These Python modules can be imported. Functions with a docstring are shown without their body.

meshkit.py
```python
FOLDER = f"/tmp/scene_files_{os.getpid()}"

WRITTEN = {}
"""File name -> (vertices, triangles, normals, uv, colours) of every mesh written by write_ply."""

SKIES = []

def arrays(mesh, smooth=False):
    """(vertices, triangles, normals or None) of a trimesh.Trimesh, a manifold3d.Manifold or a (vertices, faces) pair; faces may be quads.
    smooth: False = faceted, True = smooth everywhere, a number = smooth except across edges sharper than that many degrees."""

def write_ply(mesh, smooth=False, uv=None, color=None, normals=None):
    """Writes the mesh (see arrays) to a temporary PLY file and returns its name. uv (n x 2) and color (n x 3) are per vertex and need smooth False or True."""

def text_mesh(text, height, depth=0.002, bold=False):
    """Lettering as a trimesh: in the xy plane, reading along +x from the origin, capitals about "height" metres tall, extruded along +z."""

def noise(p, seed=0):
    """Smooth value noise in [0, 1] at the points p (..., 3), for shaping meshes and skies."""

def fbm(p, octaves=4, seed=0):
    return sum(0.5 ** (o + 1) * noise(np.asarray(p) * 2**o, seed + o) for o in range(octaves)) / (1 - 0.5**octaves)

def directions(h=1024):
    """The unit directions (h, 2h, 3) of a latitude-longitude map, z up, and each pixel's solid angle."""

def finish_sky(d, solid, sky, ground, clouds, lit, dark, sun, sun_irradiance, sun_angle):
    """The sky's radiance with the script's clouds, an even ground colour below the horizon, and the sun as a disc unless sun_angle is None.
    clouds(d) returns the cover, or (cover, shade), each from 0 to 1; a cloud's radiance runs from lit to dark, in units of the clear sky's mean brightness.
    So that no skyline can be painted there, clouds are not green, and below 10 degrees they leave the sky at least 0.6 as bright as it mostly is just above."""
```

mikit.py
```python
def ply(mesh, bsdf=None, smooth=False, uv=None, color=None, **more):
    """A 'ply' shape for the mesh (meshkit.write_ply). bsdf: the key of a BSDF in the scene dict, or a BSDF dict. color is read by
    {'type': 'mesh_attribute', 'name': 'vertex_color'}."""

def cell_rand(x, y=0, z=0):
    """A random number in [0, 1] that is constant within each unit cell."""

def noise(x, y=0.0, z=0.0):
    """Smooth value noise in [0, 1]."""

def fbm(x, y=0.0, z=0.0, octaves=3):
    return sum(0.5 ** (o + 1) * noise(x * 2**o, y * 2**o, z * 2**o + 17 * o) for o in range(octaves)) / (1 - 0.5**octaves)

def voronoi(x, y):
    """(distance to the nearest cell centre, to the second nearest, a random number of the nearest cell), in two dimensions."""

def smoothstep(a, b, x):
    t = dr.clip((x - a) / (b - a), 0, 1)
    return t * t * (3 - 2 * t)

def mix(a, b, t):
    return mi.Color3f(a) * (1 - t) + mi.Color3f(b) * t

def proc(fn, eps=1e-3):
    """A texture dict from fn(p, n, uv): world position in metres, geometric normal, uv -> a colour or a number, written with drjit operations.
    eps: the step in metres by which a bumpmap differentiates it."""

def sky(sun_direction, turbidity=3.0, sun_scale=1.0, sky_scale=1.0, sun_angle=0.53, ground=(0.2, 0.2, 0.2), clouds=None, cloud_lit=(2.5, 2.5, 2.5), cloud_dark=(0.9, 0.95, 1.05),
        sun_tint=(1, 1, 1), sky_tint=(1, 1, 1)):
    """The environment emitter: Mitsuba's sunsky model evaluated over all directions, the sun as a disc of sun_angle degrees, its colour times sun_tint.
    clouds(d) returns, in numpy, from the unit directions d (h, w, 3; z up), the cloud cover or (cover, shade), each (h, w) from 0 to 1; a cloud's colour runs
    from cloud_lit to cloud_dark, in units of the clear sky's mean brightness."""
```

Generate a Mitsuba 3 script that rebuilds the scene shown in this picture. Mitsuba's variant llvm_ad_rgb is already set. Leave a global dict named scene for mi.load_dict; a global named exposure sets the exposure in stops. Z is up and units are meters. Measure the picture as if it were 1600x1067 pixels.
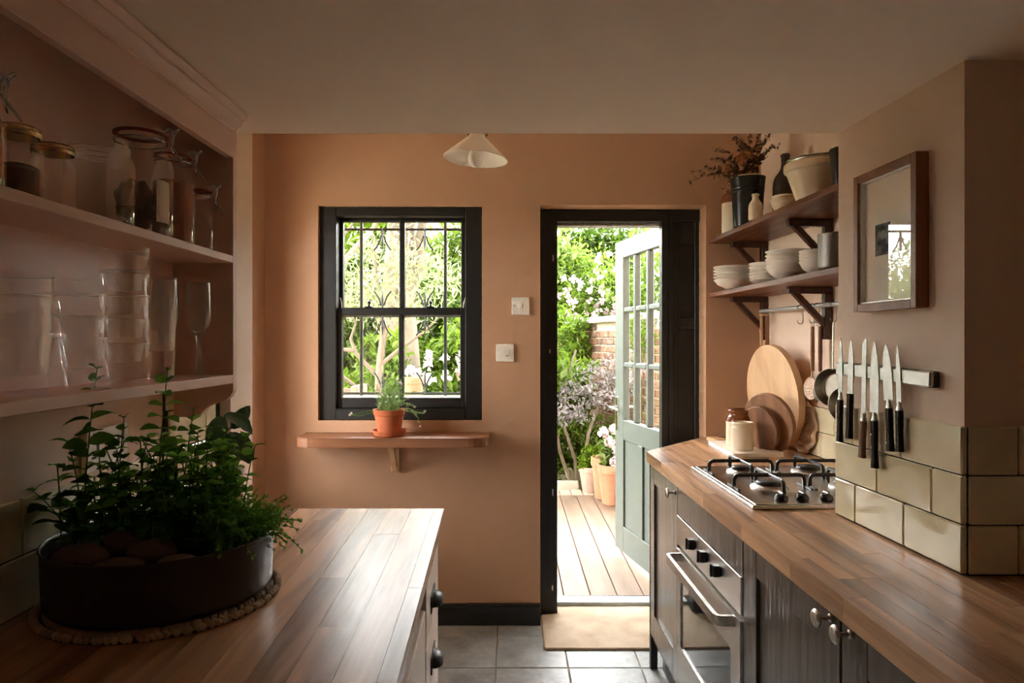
import math
import numpy as np
import trimesh
import drjit as dr
import mitsuba as mi
import mikit
import meshkit
from mikit import proc, noise, fbm, voronoi, cell_rand, smoothstep, mix
from shapely.geometry import Polygon, box as sbox
from shapely import affinity

T = mi.ScalarTransform4f
scene, labels = {}, {}

# ------------------------------------------------------------------ camera, sky, exposure
scene['camera'] = {'type': 'perspective', 'fov': math.degrees(2 * math.atan(800 / 1067)), 'fov_axis': 'x', 'near_clip': 0.02, 'far_clip': 200.0,
                   'to_world': T().look_at(origin=[0, 0, 1.38], target=[0, 1, 1.38], up=[0, 0, 1])}


def overcast(d):
    c = meshkit.fbm(d * np.array([2.2, 2.2, 4.0]) + 3.1, octaves=4, seed=5)
    return np.ones(d.shape[:2]), np.clip((c - 0.35) * 1.6, 0, 1)


scene['sky'] = mikit.sky((0.3, 0.5, 0.81), turbidity=6.0, sun_scale=0.0, sky_scale=1.0, ground=(0.16, 0.17, 0.11), clouds=overcast,
                         cloud_lit=(1.15, 1.13, 1.10), cloud_dark=(0.92, 0.93, 0.95), sky_tint=(1.0, 0.98, 0.95))
exposure = 7.88


# ------------------------------------------------------------------ helpers
def lin(r, g, b):
    return [float(((c / 255 + 0.055) / 1.055) ** 2.4 if c > 10 else c / 255 / 12.92) for c in (r, g, b)]


def uniq(k):
    if k not in scene and k not in labels:
        return k
    n = 1
    while f'{k}_{n:03d}' in scene or f'{k}_{n:03d}' in labels:
        n += 1
    return f'{k}_{n:03d}'


def note(k, label=None, category=None, group=None, kind=None):
    d = {n: v for n, v in (('label', label), ('category', category), ('group', group), ('kind', kind)) if v}
    if d:
        labels[k] = {**labels.get(k, {}), **d}


def thing(name, label, category, group=None, kind=None):
    """A top-level thing made of parts: only its key and its description."""
    k = uniq(name)
    labels[k] = {}
    note(k, label, category, group, kind)
    return k


def shape(mesh, mat, smooth=False, tone=None, uv=None):
    if not isinstance(mesh, trimesh.Trimesh):
        v, f, _ = meshkit.arrays(mesh)
        mesh = trimesh.Trimesh(v, f, process=False)
    if smooth is not False and smooth is not True:
        mesh = trimesh.graph.smooth_shade(mesh, angle=math.radians(smooth), facet_minarea=None)
        smooth = True
    if uv is None:
        uv = np.tile(np.array([0.5, 0.5] if tone is None else ([tone, 0.5] if np.isscalar(tone) else list(tone)), float), (len(mesh.vertices), 1))
    return mikit.ply(mesh, mat, smooth=smooth, uv=uv)


def obj(name, mesh, mat, parent=None, smooth=False, tone=None, uv=None, label=None, category=None, group=None, kind=None, at=None):
    k = uniq((parent + '__' if parent else '') + name)
    s = mesh if isinstance(mesh, dict) else shape(mesh, mat, smooth, tone, uv)
    scene[k] = dict(s)
    if at is not None:
        scene[k]['to_world'] = T(np.asarray(at, float).tolist())
    note(k, label, category, group, kind)
    return k


_S = np.array([[sx, sy, sz] for sx in (-1, 1) for sy in (-1, 1) for sz in (-1, 1)], float)
_hp = np.vstack([np.stack([_S[:, 0] * (1 if a == 0 else .8), _S[:, 1] * (1 if a == 1 else .8), _S[:, 2] * (1 if a == 2 else .8)], 1) for a in range(3)])
_hull = trimesh.Trimesh(_hp, trimesh.convex.convex_hull(_hp).faces, process=False)
_hm = trimesh.convex.convex_hull(_hp)
_map = [int(np.argmin(((_hp - v) ** 2).sum(1))) for v in _hm.vertices]
_HF = np.array(_map)[_hm.faces]


def box(x0, x1, y0, y1, z0, z1, b=0.0):
    c = np.array([(x0 + x1) / 2, (y0 + y1) / 2, (z0 + z1) / 2])
    h = np.abs(np.array([x1 - x0, y1 - y0, z1 - z0])) / 2
    if b <= 0:
        m = trimesh.creation.box(extents=2 * h)
        m.apply_translation(c)
        return m
    b = min(b, 0.45 * h.min())
    v = np.vstack([np.stack([_S[:, i] * (h[i] if a == i else h[i] - b) for i in range(3)], 1) for a in range(3)]) + c
    return trimesh.Trimesh(v, _HF, process=False)


def cat(*ms):
    flat = []
    for m in ms:
        flat += list(m) if isinstance(m, (list, tuple)) else [m]
    return trimesh.util.concatenate(flat)


def mv(m, x=0, y=0, z=0):
    m = m.copy()
    m.apply_translation([x, y, z])
    return m


def rot(m, axis, deg, about=(0, 0, 0)):
    m = m.copy()
    m.apply_transform(trimesh.transformations.rotation_matrix(math.radians(deg), axis, about))
    return m


def lathe(profile, n=40, x=0, y=0, z=0):
    """Turns (radius, height) points about the vertical axis. A profile that starts and ends on the axis (or closes on itself) makes a solid."""
    p = np.array(profile, float)
    a = np.arange(n) * 2 * np.pi / n
    closed = np.allclose(p[0], p[-1])
    if closed:
        p = p[:-1]
    k = len(p)
    v = np.stack([p[:, None, 0] * np.cos(a), p[:, None, 0] * np.sin(a), np.repeat(p[:, None, 1], n, 1)], -1).reshape(-1, 3)
    f = []
    for i in range(k if closed else k - 1):
        j = (i + 1) % k
        A, B = i * n + np.arange(n), i * n + (np.arange(n) + 1) % n
        C, D = j * n + np.arange(n), j * n + (np.arange(n) + 1) % n
        if p[i, 0] > 1e-7:
            f.append(np.stack([A, B, D], 1))
        if p[j, 0] > 1e-7:
            f.append(np.stack([A, D, C], 1))
    m = trimesh.Trimesh(v + np.array([x, y, z]), np.vstack(f), process=False)
    m.merge_vertices()
    return m


def rounded(points, r, n=4):
    """Rounds the inner corners of an open polyline of (radius, height) points."""
    P = [np.array(q, float) for q in points]
    out = [P[0]]
    for i in range(1, len(P) - 1):
        a, b = P[i - 1] - P[i], P[i + 1] - P[i]
        la, lb = np.linalg.norm(a), np.linalg.norm(b)
        k = min(r, 0.45 * la, 0.45 * lb)
        s, e = P[i] + a / la * k, P[i] + b / lb * k
        for t in np.linspace(0, 1, n + 1):
            out.append((1 - t) ** 2 * s + 2 * t * (1 - t) * P[i] + t * t * e)
    out.append(P[-1])
    return [tuple(q) for q in out]


def tube(pts, r, n=8, caps=True, flat=None):
    """A round bar along a polyline; r a number or one per point; flat=(a, b) scales the section."""
    p = np.array(pts, float)
    r = np.broadcast_to(np.array(r, float), (len(p),))
    t = np.gradient(p, axis=0)
    t /= np.linalg.norm(t, axis=1, keepdims=True) + 1e-12
    ref = np.array([0, 0, 1.0]) if abs(t[0, 2]) < 0.9 else np.array([1.0, 0, 0])
    u = np.cross(t[0], ref)
    us = []
    for i in range(len(p)):
        u = u - t[i] * np.dot(u, t[i])
        u /= np.linalg.norm(u) + 1e-12
        us.append(u.copy())
    us = np.array(us)
    w = np.cross(t, us)
    a = np.arange(n) * 2 * np.pi / n
    fa, fb = flat or (1, 1)
    v = (p[:, None] + r[:, None, None] * (fa * np.cos(a)[None, :, None] * us[:, None] + fb * np.sin(a)[None, :, None] * w[:, None])).reshape(-1, 3)
    f = []
    for i in range(len(p) - 1):
        A, B = i * n + np.arange(n), i * n + (np.arange(n) + 1) % n
        f += [np.stack([A, B, B + n], 1), np.stack([A, B + n, A + n], 1)]
    f = np.vstack(f)
    if caps:
        v = np.vstack([v, p[0], p[-1]])
        k = len(v)
        i = np.arange(n)
        f = np.vstack([f, np.stack([(i + 1) % n, i, np.full(n, k - 2)], 1), np.stack([(len(p) - 1) * n + i, (len(p) - 1) * n + (i + 1) % n, np.full(n, k - 1)], 1)])
    return trimesh.Trimesh(v, f, process=False)


def bez(p0, p1, p2, p3=None, n=12):
    t = np.linspace(0, 1, n)[:, None]
    p0, p1, p2 = map(lambda q: np.array(q, float), (p0, p1, p2))
    if p3 is None:
        return (1 - t) ** 2 * p0 + 2 * t * (1 - t) * p1 + t * t * p2
    p3 = np.array(p3, float)
    return (1 - t) ** 3 * p0 + 3 * t * (1 - t) ** 2 * p1 + 3 * t * t * (1 - t) * p2 + t ** 3 * p3


def prism(poly, z0, z1):
    if not isinstance(poly, Polygon):
        poly = Polygon(poly)
    m = trimesh.creation.extrude_polygon(poly, z1 - z0, engine='earcut')
    m.apply_translation([0, 0, z0])
    return m


def upright(poly, y0, y1):
    """Extrudes a polygon drawn in (x, z) along y from y0 to y1."""
    m = prism(poly, 0, y1 - y0)
    v = np.array(m.vertices)
    return trimesh.Trimesh(np.stack([v[:, 0], y0 + v[:, 2], v[:, 1]], 1), np.array(m.faces)[:, ::-1], process=False)


def sideways(poly, x0, x1):
    """Extrudes a polygon drawn in (y, z) along x from x0 to x1."""
    m = prism(poly, 0, x1 - x0)
    v = np.array(m.vertices)
    return trimesh.Trimesh(np.stack([x0 + v[:, 2], v[:, 0], v[:, 1]], 1), np.array(m.faces), process=False)


def frame_at(pos, axis, up, s=1.0):
    """Matrix that puts a model's +x on axis, its +z near up."""
    x = np.array(axis, float)
    x /= np.linalg.norm(x)
    z = np.array(up, float)
    z = z - x * np.dot(x, z)
    if np.linalg.norm(z) < 1e-6:
        z = np.cross(x, [0.3, 0.7, 0.2])
    z /= np.linalg.norm(z)
    m = np.eye(4)
    m[:3, 0], m[:3, 1], m[:3, 2], m[:3, 3] = x * s, np.cross(z, x) * s, z * s, pos
    return m


def placed(m, mat4):
    m = m.copy()
    m.apply_transform(mat4)
    return m


def zrot(x, y, a):
    m = np.eye(4)
    m[:2, :2] = [[math.cos(a), -math.sin(a)], [math.sin(a), math.cos(a)]]
    m[:2, 3] = [x, y]
    return m


# right-hand wall and chimney breast are out of square: frames with x into the wall and y away from the camera
WALL_R = zrot(1.215, 3.334, 0.05)
CHIM = zrot(0.881, 1.843, 0.0458)
# ------------------------------------------------------------------ materials
def mat(name, d, two=True):
    scene[name] = {'type': 'twosided', 'b': d} if two else d


def prin(color, rough=0.5, spec=0.5, metal=0.0, **k):
    c = color if isinstance(color, dict) else {'type': 'rgb', 'value': list(color)}
    r = rough if isinstance(rough, dict) else float(rough)
    return {'type': 'principled', 'base_color': c, 'roughness': r, 'specular': spec, 'metallic': metal, **k}


def bump(d, fn, scale, eps=1e-3):
    return {'type': 'bumpmap', 'arbitrary': proc(fn, eps), 'scale': scale, 'bsdf': d}


def plaster_fn(c, var=0.05):
    c = np.array(c)

    def fn(p, n, uv):
        a = fbm(p.x * 2.3, p.y * 2.3, p.z * 2.3, 3)
        b = noise(p.x * 31, p.y * 31, p.z * 31)
        return mix((c * (1 - var)).tolist(), (c * (1 + var)).tolist(), dr.clip(0.5 + (a - 0.5) * 1.6 + (b - 0.5) * 0.35, 0, 1))
    return fn


def plaster_h(p, n, uv):
    return fbm(p.x * 7, p.y * 7, p.z * 7, 3) + 0.12 * noise(p.x * 90, p.y * 90, p.z * 90)


PINK = lin(220, 195, 172)
mat('m_plaster', bump(prin(proc(plaster_fn(PINK)), 0.62, 0.35), plaster_h, 0.006))
mat('m_ceiling', bump(prin(proc(plaster_fn(lin(240, 226, 208), 0.03)), 0.7, 0.3), plaster_h, 0.004))
mat('m_pink_paint', prin(lin(214, 182, 164), 0.42, 0.45))
mat('m_pink_drawer', prin(lin(222, 205, 193), 0.4, 0.5))
mat('m_black_paint', prin([0.012, 0.012, 0.0115], 0.42, 0.45))
mat('m_sage', prin(lin(84, 92, 87), 0.42, 0.45))
mat('m_white_plastic', prin(lin(232, 226, 214), 0.35, 0.5))
mat('m_black_plastic', prin([0.008, 0.008, 0.008], 0.18, 0.5))
mat('m_iron', prin([0.010, 0.010, 0.010], 0.4, 0.5))
mat('m_grille', prin([0.05, 0.06, 0.055], 0.5, 0.5))


def wood_fn(dark, light, axis, fine=260.0, coarse=34.0, tone=0.6, streak=0.5):
    o = [i for i in range(3) if i != axis]

    def fn(p, n, uv):
        al, a, b = p[axis], p[o[0]], p[o[1]]
        off = uv.x * 57.3
        w = noise(al * 3.1 + off, a * 7 + off, b * 7) - 0.5
        g = fbm(al * 1.7 + off, (a + w * 0.05) * coarse + off, (b + w * 0.05) * coarse, 3)
        f = noise(al * 14, a * fine + w * 4, b * fine)
        t = 0.5 + (g - 0.5) * 2.2 * streak + (f - 0.5) * 0.45 * streak + (uv.x - 0.5) * tone
        return mix(dark, light, dr.clip(t, 0, 1))
    return fn


mat('m_worktop', prin(proc(wood_fn(lin(114, 78, 53), lin(196, 153, 114), 1, tone=0.7)), 0.29, 0.55))
mat('m_shelf_wood', prin(proc(wood_fn(lin(70, 34, 20), lin(128, 76, 48), 1, tone=0.3)), 0.38, 0.5))
mat('m_sill_wood', prin(proc(wood_fn(lin(92, 54, 34), lin(152, 102, 66), 0, tone=0.3)), 0.38, 0.5))
mat('m_bracket', prin(proc(wood_fn(lin(44, 22, 15), lin(84, 48, 32), 2, tone=0.3)), 0.4, 0.5))
mat('m_pale_wood', prin(proc(wood_fn(lin(190, 150, 108), lin(224, 188, 146), 2, coarse=20, tone=0.5, streak=0.35)), 0.5, 0.4))
mat('m_brown_wood', prin(proc(wood_fn(lin(92, 58, 38), lin(168, 122, 86), 2, coarse=26, tone=0.8)), 0.45, 0.4))
mat('m_cab_wood', bump(prin(proc(wood_fn(lin(48, 42, 37), lin(84, 74, 66), 2, coarse=46, tone=0.5, streak=0.55)), 0.28, 0.7), lambda p, n, uv: fbm(p.x * 90 + uv.x * 9, p.y * 90 + uv.x * 31, p.z * 2.5, 2), 0.0012))
mat('m_deck', prin(proc(wood_fn(lin(104, 88, 74), lin(140, 122, 108), 1, coarse=22, tone=0.5, streak=0.4)), 0.6, 0.4))


def tile_fn(p, n, uv):
    a = fbm(p.x * 18 + uv.x * 91, p.y * 18, p.z * 18, 2)
    return mix(lin(200, 188, 152), lin(224, 213, 180), dr.clip(0.5 + (a - 0.5) * 0.9 + (uv.x - 0.5) * 0.7, 0, 1))


mat('m_tile', bump(prin(proc(tile_fn), 0.16, 0.55), lambda p, n, uv: noise(p.x * 14 + uv.x * 50, p.y * 14, p.z * 14), 0.0025))
mat('m_grout', prin([0.03, 0.028, 0.024], 0.9, 0.2))


def slate_fn(p, n, uv):
    a = fbm(p.x * 9 + uv.x * 71, p.y * 9, uv.x * 5, 3)
    b = noise(p.x * 60, p.y * 60)
    return mix(lin(136, 140, 140), lin(180, 184, 183), dr.clip(0.5 + (a - 0.5) * 1.5 + (b - 0.5) * 0.3 + (uv.x - 0.5) * 0.35, 0, 1))


mat('m_slate', prin(proc(slate_fn), 0.42, 0.5))
mat('m_floor_base', prin(lin(150, 142, 128), 0.9, 0.2))


def jute_fn(p, n, uv):
    s = dr.sin((p.x + p.y) * 420) * dr.sin((p.x - p.y) * 420)
    a = fbm(p.x * 11, p.y * 11, 0, 3)
    return mix(lin(186, 162, 138), lin(224, 206, 184), dr.clip(0.5 + 0.22 * s + (a - 0.5) * 0.9, 0, 1))


mat('m_jute', prin(proc(jute_fn), 0.95, 0.1))
mat('m_terracotta', prin(proc(plaster_fn(lin(186, 104, 66), 0.16)), 0.75, 0.3))
mat('m_terra_pale', prin(proc(plaster_fn(lin(176, 126, 98), 0.16)), 0.85, 0.2))
mat('m_terra_grey', prin(proc(plaster_fn(lin(178, 150, 134), 0.16)), 0.85, 0.2))
mat('m_cream', prin(proc(plaster_fn(lin(222, 206, 178), 0.05)), 0.3, 0.5))
mat('m_white_ceramic', prin(lin(232, 224, 212), 0.18, 0.55))
mat('m_brown_glaze', prin(proc(plaster_fn(lin(112, 60, 28), 0.25)), 0.14, 0.6))
mat('m_black_glaze', prin([0.010, 0.012, 0.014], 0.28, 0.5))
mat('m_brown_bottle', prin([0.028, 0.016, 0.010], 0.3, 0.5))
mat('m_green_glaze', prin([0.012, 0.016, 0.014], 0.15, 0.55))
mat('m_marble', prin(proc(plaster_fn(lin(228, 218, 204), 0.04)), 0.3, 0.5))
mat('m_steel', {'type': 'roughconductor', 'material': 'none', 'alpha': 0.16, 'specular_reflectance': {'type': 'rgb', 'value': [0.62, 0.60, 0.57]}})
mat('m_steel_brushed', {'type': 'roughconductor', 'material': 'none', 'alpha': 0.30, 'specular_reflectance': {'type': 'rgb', 'value': [0.78, 0.76, 0.72]}})
mat('m_blade', {'type': 'roughconductor', 'material': 'none', 'alpha': 0.26, 'specular_reflectance': {'type': 'rgb', 'value': [0.50, 0.49, 0.45]}})
mat('m_dark_steel', {'type': 'roughconductor', 'material': 'none', 'alpha': 0.2, 'specular_reflectance': {'type': 'rgb', 'value': [0.20, 0.18, 0.16]}})
mat('m_brass', {'type': 'roughconductor', 'material': 'none', 'alpha': 0.25, 'specular_reflectance': {'type': 'rgb', 'value': [0.72, 0.54, 0.30]}})
mat('m_alu', prin([0.62, 0.61, 0.60], 0.4, 0.5, 0.6))
mat('m_pan', prin([0.020, 0.012, 0.010], 0.3, 0.5))
mat('m_soil', prin(proc(plaster_fn([0.02, 0.013, 0.009], 0.5)), 0.95, 0.1))
mat('m_pebble', prin(proc(plaster_fn(lin(98, 82, 70), 0.3)), 0.7, 0.3))
mat('m_rubber', prin(lin(120, 46, 24), 0.5, 0.4))
mat('m_paper', prin(lin(206, 190, 170), 0.8, 0.2))
mat('m_mat_board', prin(lin(246, 240, 226), 0.85, 0.2))
mat('m_ink', prin(proc(plaster_fn([0.05, 0.05, 0.045], 0.9)), 0.7, 0.2))
mat('m_frame_wood', prin(proc(wood_fn(lin(110, 66, 40), lin(158, 106, 68), 2, coarse=30)), 0.4, 0.45))
mat('m_oven_glass', prin([0.006, 0.006, 0.006], 0.03, 0.95))
mat('m_grain_fill', prin(proc(plaster_fn(lin(140, 86, 62), 0.5)), 0.8, 0.2))
mat('m_dark_fill', prin(proc(plaster_fn(lin(84, 60, 46), 0.6)), 0.8, 0.2))
mat('m_weave', prin(proc(plaster_fn(lin(184, 162, 138), 0.4)), 0.8, 0.2))
mat('m_stone', prin(proc(plaster_fn(lin(176, 172, 158), 0.12)), 0.85, 0.2))
mat('m_sett', prin(proc(plaster_fn(lin(196, 172, 150), 0.15)), 0.8, 0.2))


def brick_fn(p, n, uv):
    a = fbm(p.x * 21, p.y * 21, p.z * 21, 3)
    return mix(mix(lin(96, 76, 66), lin(146, 106, 84), uv.x), lin(160, 144, 126), dr.clip((a - 0.45) * 1.6, 0, 0.7))


mat('m_brick', prin(proc(brick_fn), 0.9, 0.2))
mat('m_mortar', prin(proc(plaster_fn(lin(172, 158, 138), 0.15)), 0.9, 0.1))
mat('m_bark', prin(proc(plaster_fn(lin(122, 112, 98), 0.3)), 0.9, 0.1))
mat('m_ground', prin(proc(plaster_fn(lin(96, 88, 62), 0.4)), 0.95, 0.1))
mat('m_fence', prin(proc(wood_fn(lin(110, 92, 76), lin(160, 140, 120), 2)), 0.85, 0.2))
scene['m_glass'] = {'type': 'dielectric', 'int_ior': 1.5, 'ext_ior': 1.0}
scene['m_thin_glass'] = {'type': 'thindielectric', 'int_ior': 1.52}
scene['m_pane'] = {'type': 'thindielectric', 'int_ior': 1.5}
mat('m_bulb', prin(lin(244, 240, 230), 0.1, 0.6))
mat('m_shade', prin(lin(240, 232, 218), 0.12, 0.6))


def leaf_fn(p, n, uv):
    g = mix(mix(lin(34, 60, 16), lin(112, 140, 44), uv.x), lin(214, 218, 190), uv.y)
    return g


def leaf_mat(name, fn, trans):
    scene[name] = {'type': 'principledthin', 'base_color': proc(fn), 'roughness': 0.45, 'spec_trans': 0.0, 'diff_trans': trans, 'eta': 1.4}


leaf_mat('m_leaf', leaf_fn, 0.8)
leaf_mat('m_herb', lambda p, n, uv: mix(lin(44, 74, 28), lin(138, 186, 78), uv.x), 1.0)
leaf_mat('m_petal', lambda p, n, uv: mix(mix(lin(208, 196, 194), lin(196, 152, 168), uv.x), lin(232, 142, 60), smoothstep(0.6, 0.9, uv.y)), 0.6)
leaf_mat('m_mauve', lambda p, n, uv: mix(lin(108, 104, 97), lin(168, 163, 166), uv.x), 0.4)
leaf_mat('m_dry_leaf', lambda p, n, uv: mix(lin(52, 34, 22), lin(122, 92, 66), uv.x), 0.3)
leaf_mat('m_dry_rose', lambda p, n, uv: mix(lin(168, 108, 62), lin(222, 176, 128), uv.x), 0.5)


def pot_pattern(p, n, uv):
    a = dr.atan2(p.y - 1.80, p.x + 0.755)
    zz = (p.z - 0.914) / 0.132
    band = smoothstep(0.30, 0.34, zz) * (1 - smoothstep(0.74, 0.78, zz))
    s = dr.sin(a * 7 + 1.3) * dr.sin(zz * 26)
    fl = smoothstep(0.1, 0.3, s)
    return mix(lin(216, 206, 190), mix(lin(92, 34, 26), lin(220, 212, 200), fl), band)


mat('m_pot_pattern', prin(proc(pot_pattern), 0.3, 0.5))
mat('m_house_leaf', prin(lin(46, 86, 56), 0.16, 0.6))
mat('m_knob', {'type': 'roughconductor', 'material': 'none', 'alpha': 0.28, 'specular_reflectance': {'type': 'rgb', 'value': [0.55, 0.50, 0.44]}})
mat('m_copper', {'type': 'roughconductor', 'material': 'none', 'alpha': 0.3, 'specular_reflectance': {'type': 'rgb', 'value': [0.46, 0.33, 0.25]}})
mat('m_pan_steel', {'type': 'roughconductor', 'material': 'none', 'alpha': 0.17, 'specular_reflectance': {'type': 'rgb', 'value': [0.30, 0.27, 0.22]}})
mat('m_brass_dark', {'type': 'roughconductor', 'material': 'none', 'alpha': 0.3, 'specular_reflectance': {'type': 'rgb', 'value': [0.30, 0.24, 0.16]}})


def photo_fn(p, n, uv):
    a = fbm(p.x * 60, p.y * 60, p.z * 60, 4)
    return mix([0.012, 0.012, 0.011], [0.30, 0.30, 0.27], smoothstep(0.38, 0.75, a))


mat('m_photo', prin(proc(photo_fn), 0.6, 0.3))
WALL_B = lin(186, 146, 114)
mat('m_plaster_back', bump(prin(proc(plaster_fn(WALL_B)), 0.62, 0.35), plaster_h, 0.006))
# ------------------------------------------------------------------ the room
FLOOR_Z, CEIL_F, CEIL_B = 0.0, 1.941, 2.45
Y0, YB, YO = -5.0, 3.334, 3.57        # wall behind the camera, inner and outer face of the garden wall
XL, XP, XE = -0.845, -0.845, -1.205   # left wall by the worktop, pier, left wall of the rear bay

# floor: a bed with the slate tiles laid on it
obj('floor', cat(box(-1.5, 1.75, 0, YO, -0.12, -0.004), box(-3.3, 3.3, Y0 - 0.2, 0, -0.12, -0.004)), 'm_floor_base', kind='structure', label='grey slate tile floor with pale grout lines', category='floor')
rng = np.random.default_rng(11)
for i in range(-4, 6):
    for j in range(-2, 10):
        x0, x1 = -0.069 + 0.307 * i, -0.069 + 0.307 * (i + 1)
        y1 = 3.197 - 0.31 * j + (0.31 if False else 0)
        ya, yb = y1 - 0.31, y1
        if j == -2:
            continue
        if yb > YB + 0.2:
            yb = YB + 0.2
        if x1 < -1.21 or x0 > 1.3 or ya < 0.2:
            continue
        dz = rng.uniform(-0.0006, 0.0006)
        obj('tile', box(x0 + 0.003, x1 - 0.003, ya + 0.003, yb - 0.003, -0.006, 0.0005 + dz, 0.0015), 'm_slate', 'floor', tone=rng.uniform())

# garden wall of the room, with its window and door openings
WIN = (-0.947, -0.147, 0.994, 2.043)
DOOR = (0.138, 0.947, 0.0, 2.046)
back = sbox(-1.5, -0.12, 1.75, CEIL_B + 0.15).difference(sbox(*[WIN[i] for i in (0, 2, 1, 3)])).difference(sbox(DOOR[0], -0.2, DOOR[1], DOOR[3]))
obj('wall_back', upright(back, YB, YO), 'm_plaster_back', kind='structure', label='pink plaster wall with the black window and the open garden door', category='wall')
# left wall beside the worktop, the black post after it, pier, and the wall of the rear bay with its own window
obj('wall_left_rear', box(-3.3, XL, 0.0, 0.2, 0, CEIL_B), 'm_plaster', kind='structure', label='plaster wall end left of the camera', category='wall')
obj('wall_left_far', box(-3.3, -3.1, Y0, 0.0, 0, CEIL_B), 'm_plaster', kind='structure', label='left wall of the room behind the camera', category='wall')
obj('wall_right_far', box(3.1, 3.3, Y0, 0.0, 0, CEIL_B), 'm_plaster', kind='structure', label='right wall of the room behind the camera', category='wall')
obj('wall_right_rear', box(1.6, 3.3, 0.0, 0.2, 0, CEIL_F), 'm_plaster', kind='structure', label='plaster wall end right of the camera', category='wall')
obj('wall_left', box(XL - 0.25, XL, 0.2, 1.93, 0, CEIL_B), 'm_plaster', kind='structure', label='pink plaster wall behind the shelf unit and the left worktop', category='wall')
obj('trim_1', cat(box(XL - 0.16, XL - 0.012, 1.932, 1.975, 0.0, CEIL_B, 0.004), box(XL - 0.16, XL - 0.03, 1.975, 2.05, 0.0, CEIL_B, 0.004)), 'm_black_paint',
    kind='structure', label='black timber trim between the cream tiles and the plaster pier', category='trim')
pier = Polygon([(XP - 0.25, 2.05), (XP, 2.05), (XP, 2.222), (XE, 2.222), (XE - 0.2, 2.222), (XE - 0.2, 2.05)])
obj('wall_left_pier', prism(pier, 0, CEIL_B), 'm_plaster', kind='structure', label='narrow plaster pier left of the rear bay behind the houseplant', category='wall')
W2 = (2.60, 3.10, 0.85, 2.10)
side = sbox(2.222, -0.1, YO, CEIL_B + 0.1).difference(sbox(W2[0], W2[2], W2[1], W2[3]))
obj('wall_left_bay', sideways(side, XE - 0.2, XE), 'm_plaster_back', kind='structure', label='plaster side wall of the rear bay at the left corner', category='wall')
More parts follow.
